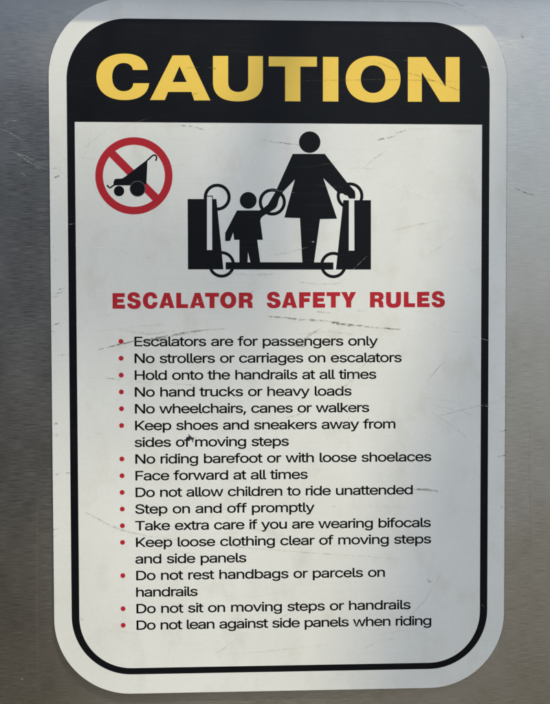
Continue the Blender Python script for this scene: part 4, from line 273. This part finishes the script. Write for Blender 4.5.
def sheet_material():
    m, nt, p = new_mat("white_satin_sheet")
    big = noise(nt, (9, 9, 6), 5.0, 0.6)
    mid = noise(nt, (45, 45, 34), 5.0, 0.65)
    streak = noise(nt, (9, 9, 900), 3.0, 0.6)
    grain = noise(nt, (2300, 2300, 2300), 2.0)
    c = mixc(nt, remap(nt, big, 0.35, 0.65, 0, 1), (0.675, 0.675, 0.625), (0.745, 0.748, 0.705))
    c = mixc(nt, remap(nt, mid, 0.52, 0.74, 0, 0.42), c, (0.56, 0.53, 0.45))
    c = mixc(nt, remap(nt, streak, 0.55, 0.78, 0, 0.22), c, (0.54, 0.54, 0.53))
    c = mixc(nt, 1.0, c, mixc(nt, remap(nt, grain, 0.3, 0.7, 0, 1), (0.93,) * 3, (1.05,) * 3), 'MULTIPLY')
    nt.links.new(c, p.inputs["Base Color"])
    nt.links.new(remap(nt, mid, 0.3, 0.7, 0.30, 0.44), p.inputs["Roughness"])
    nt.links.new(bump(nt, streak, 0.15, 0.0001), p.inputs["Normal"])
    return m

def steel_material():
    m, nt, p = new_mat("brushed_stainless_steel")
    fine = noise(nt, (100, 100, 2500), 3.0, 0.68)
    coarse = noise(nt, (30, 30, 1050), 4.0, 0.68)
    cloud = noise(nt, (7, 7, 5), 5.0, 0.6)
    weave = noise(nt, (900, 900, 30), 2.0, 0.5)
    grime_shade = noise(nt, (24, 24, 14), 6.0, 0.68)
    p.inputs["Metallic"].default_value = 1.0
    c = mixc(nt, remap(nt, fine, 0.32, 0.68, 0, 1), (0.39, 0.365, 0.325), (0.53, 0.495, 0.44))
    c = mixc(nt, remap(nt, coarse, 0.4, 0.72, 0, 0.15), c, (0.36, 0.34, 0.31))
    c = mixc(nt, remap(nt, weave, 0.5, 0.75, 0, 0.16), c, (0.42, 0.40, 0.37))
    c = mixc(nt, remap(nt, grime_shade, 0.56, 0.76, 0, 0.28), c, (0.35, 0.32, 0.28))
    nt.links.new(c, p.inputs["Base Color"])
    r = math2(nt, 'ADD', remap(nt, cloud, 0.3, 0.7, 0.25, 0.38), remap(nt, fine, 0.3, 0.7, -0.05, 0.06))
    nt.links.new(r, p.inputs["Roughness"])
    p.inputs["Anisotropic"].default_value = 0.65
    t = nt.nodes.new("ShaderNodeCombineXYZ")
    t.inputs[2].default_value = 1.0
    nt.links.new(t.outputs[0], p.inputs["Tangent"])
    nt.links.new(bump(nt, math2(nt, 'ADD', fine, coarse), 0.16, 0.0001), p.inputs["Normal"])
    # the sheet is not quite flat: slow waves under the grain
    b2 = [n for n in nt.nodes if n.bl_idname == "ShaderNodeBump"][0]
    nt.links.new(bump(nt, noise(nt, (5, 5, 7), 2.0, 0.5), 0.6, 0.004), b2.inputs["Normal"])
    return m

def plain(name, col, rough=0.6, metal=0.0, sc=20, amt=0.25):
    m, nt, p = new_mat(name)
    n = noise(nt, (sc, sc, sc), 5.0, 0.6)
    c = mixc(nt, remap(nt, n, 0.3, 0.7, 0, 1), tuple(x * (1 - amt) for x in col), tuple(min(1, x * (1 + amt)) for x in col))
    nt.links.new(c, p.inputs["Base Color"])
    p.inputs["Roughness"].default_value = rough
    p.inputs["Metallic"].default_value = metal
    return m

def mark_material(name, col, strength, lo=0.42, hi=0.6):
    """a rub mark or scratch: broken up along its length, see-through where it has worn off"""
    m, nt, p = new_mat(name)
    a = noise(nt, (420, 420, 900), 4.0, 0.7)
    b = noise(nt, (90, 90, 90), 3.0, 0.6)
    f = math2(nt, 'MULTIPLY', remap(nt, a, lo, hi, 0, 1), remap(nt, b, 0.35, 0.6, 0.35, 1))
    f = math2(nt, 'MULTIPLY', f, strength)
    nt.links.new(f, p.inputs["Alpha"])
    p.inputs["Base Color"].default_value = (*col, 1)
    p.inputs["Roughness"].default_value = 0.7
    return m

M_SHEET = sheet_material()
M_STEEL = steel_material()
M_BLACK = ink("black_ink", (0.0045, 0.005, 0.0065), 0.36, 0.10)
M_TEXT = ink("black_lettering_ink", (0.003, 0.003, 0.0035), 0.45, 0.06)
M_YELLOW = ink("yellow_ink", (0.84, 0.575, 0.10), 0.42, 0.25, (0.5, 0.34, 0.09))
M_RED = ink("red_ink", (0.42, 0.02, 0.03), 0.42, 0.20, (0.28, 0.03, 0.04))
M_WHITE = ink("white_print", (0.70, 0.70, 0.68), 0.42, 0.10)
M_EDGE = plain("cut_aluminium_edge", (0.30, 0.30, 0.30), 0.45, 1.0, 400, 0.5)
M_GREY = plain("dull_grey_print", (0.07, 0.07, 0.07), 0.5)
M_GROUND = plain("grey_paving", (0.05, 0.045, 0.036), 0.85, 0.0, 3)
M_DARK_SLAB = plain("dark_for_reflection", (0.03, 0.029, 0.027), 0.8, 0.0, 4)  # only for the added slab that the steel reflects
M_BLOCKER = plain("grey_shade_blocker", (0.22, 0.22, 0.215), 0.5, 0.0, 8)  # only for the added shade casters above the sign
MARK = {
    'dark': mark_material("dark_scuff", (0.075, 0.055, 0.036), 0.72),
    'brown': mark_material("brown_scuff", (0.15, 0.11, 0.06), 0.72, 0.43, 0.58),
    'smoke': mark_material("grey_rub_mark", (0.25, 0.23, 0.19), 0.38, 0.38, 0.62),
    'pale': mark_material("pale_scratch", (0.80, 0.80, 0.79), 0.55, 0.40, 0.6),
    'yellow': mark_material("yellowish_stain", (0.45, 0.39, 0.28), 0.30, 0.36, 0.62),
    'olive': mark_material("dull_scratch", (0.10, 0.075, 0.03), 0.65, 0.40, 0.58),
    'hair': mark_material("brown_hairline", (0.16, 0.12, 0.07), 0.4, 0.40, 0.6),
    'grime_shade': mark_material("gap_shade_and_grime", (0.03, 0.028, 0.025), 0.8, 0.32, 0.55),  # dark tone painted for the gap's shade and dirt round the plate
    'ink': mark_material("ink_smudge", (0.015, 0.015, 0.016), 0.97, 0.30, 0.42),
}

# ------------------------------------------------------------------ builders
def link(o, parent=None):
    COL.objects.link(o)
    if parent is not None: o.parent = parent
    return o

def mesh_obj(name, verts, faces, mat, parent=None, smooth=False):
    me = bpy.data.meshes.new(name)
    me.from_pydata(verts, [], faces)
    me.materials.append(mat)
    me.update()
    return link(bpy.data.objects.new(name, me), parent)

FACE = -0.0016                              # the sign's front face (metres, towards the viewer is -y)

def printed(name, shapes, mat, parent, layer):
    """flat print on the sign's face: shapes = [[outer, [holes]], ...] in millimetres; each layer lies 0.008 mm above the one below"""
    y = FACE - 0.000008 * layer
    verts, faces = [], []
    for outer, holes in shapes:
        loops = [[Vector((p[0], p[1], 0)) for p in outer]] + [[Vector((p[0], p[1], 0)) for p in h] for h in holes]
        base = len(verts)
        flat = [p for l in loops for p in l]
        verts += [(p.x / 1000, y, p.y / 1000) for p in flat]
        for t in tessellate_polygon(loops):
            a, b, c = (flat[i] for i in t)
            if (b - a).cross(c - a).z < 0: t = (t[0], t[2], t[1])
            faces.append(tuple(base + i for i in t))
    return mesh_obj(name, verts, faces, mat, parent)

def inside(p, poly):
    r = False
    for i in range(len(poly)):
        (x1, y1), (x2, y2) = poly[i], poly[i - 1]
        if (y1 > p[1]) != (y2 > p[1]) and p[0] < (x2 - x1) * (p[1] - y1) / (y2 - y1) + x1: r = not r
    return r

def grow(l, d):
    """move a closed outline outwards by d (inwards when negative)"""
    area = sum(l[i - 1][0] * l[i][1] - l[i][0] * l[i - 1][1] for i in range(len(l)))
    s = d if area > 0 else -d
    out = []
    for i, p in enumerate(l):
        a, b = Vector(p) - Vector(l[i - 1]), Vector(l[(i + 1) % len(l)]) - Vector(p)
        na, nb = Vector((a.y, -a.x)).normalized(), Vector((b.y, -b.x)).normalized()
        m = (na + nb) / max(0.35, 1 + na.dot(nb))
        out.append((p[0] + m.x * s, p[1] + m.y * s))
    return out

CAP, STRETCH, X0 = 6.1, 1.34, -96.05
def set_line(text, z, width):
    """one line of wide grotesque lettering, cap height CAP, fitted to its measured width"""
    k = CAP / 509.0
    natural = sum(GLYPHS[c][0] for c in text) - 100
    track = (width - natural * k * STRETCH) / (len(text) - 1)
    x = X0 - 60 * k * STRETCH
    out = []
    for c in text:
        adv, cs = GLYPHS[c]
        loops = [[(x + l[i] * k * STRETCH, z + l[i + 1] * k) for i in range(0, len(l), 2)] for l in cs]
        outer = [l for l in loops if not any(o is not l and inside(l[0], o) for o in loops)]
        for o in outer:
            out.append([grow(o, 0.14), [grow(l, -0.13) for l in loops if l is not o and inside(l[0], o)]])
        x += adv * k * STRETCH + track
    return out

def disc(x, z, r, n=28):
    return [(x + r * math.cos(2 * math.pi * i / n), z + r * math.sin(2 * math.pi * i / n)) for i in range(n)]

def rounded(w, h, r, n=20, w2=None):
    pts = []
    for cx, cz, a0 in ((w - r, h - r, 0), (-w + r, h - r, 90), (-w + r, -h + r, 180), (w - r, -h + r, 270)):
        for i in range(n + 1):
            a = math.radians(a0 + 90 * i / n)
            pts.append((cx + r * math.cos(a), cz + r * math.sin(a)))
    return pts

def mark_strip(pts, width, blunt, y, rnd):
    """a thin rub mark following pts, tapering towards its ends, with an uneven edge"""
    P = [Vector((p[0], p[1])) for p in pts]
    fine = []
    for a, b in zip(P, P[1:]):
        n = max(2, int((b - a).length / 1.2))
        fine += [a.lerp(b, i / n) for i in range(n)]
    fine.append(P[-1])
    verts, faces = [], []
    L = len(fine) - 1
    for i, p in enumerate(fine):
        d = (fine[min(i + 1, L)] - fine[max(i - 1, 0)]).normalized()
        n = Vector((-d.y, d.x))
        t = i / L
        w = width * (blunt + (1 - blunt) * math.sin(math.pi * min(max(t, 0.02), 0.98)) ** 0.7) * rnd.uniform(0.65, 1.2) / 2
        q = p + n * rnd.uniform(-0.12, 0.12) * width
        for s in (1, -1): verts.append(((q + n * w * s).x / 1000, y, (q + n * w * s).y / 1000))
    faces = [(2 * i + 1, 2 * i + 3, 2 * i + 2, 2 * i) for i in range(L)]
    return verts, faces

def mark(name, pts, width, mat, blunt, parent, y, rnd):
    return mesh_obj(name, *mark_strip(pts, width, blunt, y, rnd), mat, parent)

def add_box(bm, x0, x1, y0, y1, z0, z1):
    vs_ = [bm.verts.new((x, y, z)) for x in (x0, x1) for y in (y0, y1) for z in (z0, z1)]
    for f in ((0, 1, 3, 2), (4, 6, 7, 5), (0, 4, 5, 1), (2, 3, 7, 6), (0, 2, 6, 4), (1, 5, 7, 3)):
        bm.faces.new([vs_[i] for i in f])

def box_obj(name, dims, mat, parent, bev=0.002):
    bm = bmesh.new()
    add_box(bm, *dims)
    bmesh.ops.recalc_face_normals(bm, faces=bm.faces)
    if bev: bmesh.ops.bevel(bm, geom=list(bm.edges), offset=bev, segments=2, profile=0.6, affect='EDGES')
    me = bpy.data.meshes.new(name)
    bm.to_mesh(me); bm.free()
    me.materials.append(mat)
    return link(bpy.data.objects.new(name, me), parent)

def empty(name, loc, label, cat):
    o = bpy.data.objects.new(name, None)
    o.empty_display_size = 0.05
    o.location = loc
    o["label"] = label
    o["category"] = cat
    return link(o)

# ------------------------------------------------------------------ setting, with added light blockers
bm = bmesh.new()
add_box(bm, -400, 400, -400, 400, -0.3, 0.0)
bmesh.ops.recalc_face_normals(bm, faces=bm.faces)
me = bpy.data.meshes.new("ground"); bm.to_mesh(me); bm.free(); me.materials.append(M_GROUND)
ground = link(bpy.data.objects.new("ground", me)); ground["kind"] = "structure"

panel = empty("steel_panel", (0, 0, CZ), "brushed stainless steel wall panel with fine horizontal grain behind the white caution sign", "panel")
box_obj("face_sheet", (-1.5, 1.5, 0.0, 0.06, -CZ, 2.5), M_STEEL, panel, 0.003)
box_obj("added_shade_ledge", (-1.5, 1.5, FACE - 0.0255 * K, -0.0002, 0.2378, 0.262), M_STEEL, panel, 0.0008)  # added ledge, out of view, to shade the sign's top strip
box_obj("added_shade_slab", (0.612, 1.7, -2.55 * K, -0.0005, 2.2, 2.23), M_BLOCKER, panel, 0.004)  # added slab, out of view; its edge shades the sign's right side
box_obj("added_shade_rail", (-1.5, 0.36, -0.377, -0.352, 1.55, 1.57), M_BLOCKER, panel, 0.003)  # added rail, out of view, casting a soft band at upper left
for bx in (-1.3, 0.3):
    box_obj("shade_rail_bracket", (bx, bx + 0.03, -0.353, -0.0005, 1.552, 1.568), M_BLOCKER, panel, 0.002)  # holds the added shade rail to the panel

wall = box_obj("added_dark_slab", (-7.0, -0.5, -3.8, -3.5, 0.0, 3.2), M_DARK_SLAB, None, 0.01)  # added and never seen directly: darkens the left of the steel's reflection
wall["label"] = "added dark slab, unseen, for the steel panel to reflect"
wall["category"] = "light blocker"

# ------------------------------------------------------------------ the sign
sign = empty("caution_sign", (0, 0, CZ), "white rounded metal safety sign headed CAUTION, with escalator pictogram and rules, on steel", "sign")

W2, H2, RAD = 150.5, 228.6, 50.8
def plate():
    b, back = 0.35, -0.00012
    rings = [(W2, H2, RAD, back), (W2, H2, RAD, FACE + b / 1000), (W2 - b * 0.3, H2 - b * 0.3, RAD - b * 0.3, FACE + b * 0.3 / 1000), (W2 - b, H2 - b, RAD - b, FACE)]
    verts, faces, n = [], [], None
    for w, h, r, y in rings:
        l = rounded(w, h, r, 28)
        n = len(l)
        verts += [(p[0] / 1000, y, p[1] / 1000) for p in l]
    for k in range(3):
        for i in range(n):
            j = (i + 1) % n
            faces.append((k * n + i, k * n + j, (k + 1) * n + j, (k + 1) * n + i))
    nf = len(faces)
    faces.append(tuple(range(3 * n, 4 * n)))
    faces.append(tuple(reversed(range(n))))
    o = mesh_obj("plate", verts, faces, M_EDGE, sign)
    o.data.materials.append(M_SHEET)
    for i, f in enumerate(o.data.polygons):
        if i >= nf: f.material_index = 1
    return o
plate()
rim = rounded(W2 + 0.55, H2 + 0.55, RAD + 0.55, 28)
grime_shade = mesh_obj("gap_shade_outline", [(p[0] / 1000, -0.0001, p[1] / 1000) for p in rim], [tuple(range(len(rim)))], MARK['grime_shade'], sign)  # dark rim drawn as gap shade plus dirt behind the plate

BW, BH, BR = 138.7, 215.3, 39.5
IW, IH, IR = 133.7, 211.1, 34.5
HEAD_Z = 148.5
outer = rounded(BW, BH, BR, 24)
inner_all = rounded(IW, IH, IR, 24)
# black band along the sides and the bottom; the header fills the top
lower_out = [(BW, HEAD_Z)] + [(-BW, HEAD_Z)]
ob = [p for p in rounded(BW, BH, BR, 24) if p[1] < 0]
ib = [p for p in rounded(IW, IH, IR, 24) if p[1] < 0]
band = [(-BW, HEAD_Z)] + ob + [(BW, HEAD_Z), (IW, HEAD_Z)] + ib[::-1] + [(-IW, HEAD_Z)]
printed("border_band", [[band, []]], M_BLACK, sign, 1)
ot = [p for p in rounded(BW, BH, BR, 24) if p[1] > 0]
header = printed("header_panel", [[[(BW, HEAD_Z)] + ot + [(-BW, HEAD_Z)], []]], M_BLACK, sign, 1)
printed("title_lettering", TITLE, M_YELLOW, header, 2)["label"] = "large yellow word CAUTION"

ban = printed("prohibition_ring", [ART["ban"][0]], M_RED, sign, 1)
printed("diagonal_bar", [ART["ban"][1]], M_RED, ban, 2)
printed("stroller_silhouette", ART["stroller"], M_BLACK, ban, 3)
printed("wheel_outline", ART["wheel_rim"], M_GREY, ban, 4)
printed("wheel", ART["big_wheel"], M_BLACK, ban, 5)
printed("wheel", ART["small_wheel"], M_BLACK, ban, 4)

step = printed("escalator_step", ART["step"], M_BLACK, sign, 3)
for r in ART["rings"]: printed("hazard_ring", [r], M_BLACK, step, 1)
for b, r in (("left_block", "left_rail"), ("right_block", "right_rail")):
    printed("side_panel", [ART[b][0]], M_BLACK, step, 2)
    if len(ART[b]) > 1: printed("handrail_outline", [ART[b][1]], M_BLACK, step, 4)
    printed("handrail", ART[r], M_WHITE, step, 5)
printed("child_figure", ART["child"], M_BLACK, step, 4)
printed("adult_figure", ART["adult"], M_BLACK, step, 6)

printed("heading_lettering", HEADING, M_RED, sign, 1)["label"] = "red heading ESCALATOR SAFETY RULES"
for lines, bz in zip(RULES, ART["bullets"]):
    shapes = []
    for t, z, w in lines: shapes += set_line(t, z, w)
    o = printed("rule_text", shapes, M_TEXT, sign, 1)
    o["label"] = "rule reading " + " ".join(l[0] for l in lines)
    printed("bullet", [[disc(-104.95, bz, 1.6), []]], M_RED, o, 2)

rnd = random.Random(7)
for i, (pts, w, kind, blunt) in enumerate(SIGN_MARKS):
    mark("scuff_mark", pts, w, MARK[kind], blunt, sign, FACE - 0.00007 - 0.000001 * i, rnd)
for i, (pts, w, kind, blunt) in enumerate(STEEL_MARKS):
    mark("scratch", pts, w, MARK[kind], blunt, panel, -0.00006 - 0.000004 * i, rnd)

# the faint hairlines too many to count: one part
kinds = sorted({h[2] for h in HAIRLINES})
V, F, MI = [], [], []
for i, (pts, w, kind, blunt) in enumerate(HAIRLINES):
    v, f = mark_strip(pts, w, blunt, FACE - 0.00019 - 0.000001 * i, rnd)
    F += [tuple(len(V) + k for k in q) for q in f]
    MI += [kinds.index(kind)] * len(f)
    V += v
hair = mesh_obj("hairline_scratches", V, F, MARK[kinds[0]], sign)
for k in kinds[1:]: hair.data.materials.append(MARK[k])
for p, m in zip(hair.data.polygons, MI): p.material_index = m
hair["kind"] = "stuff"
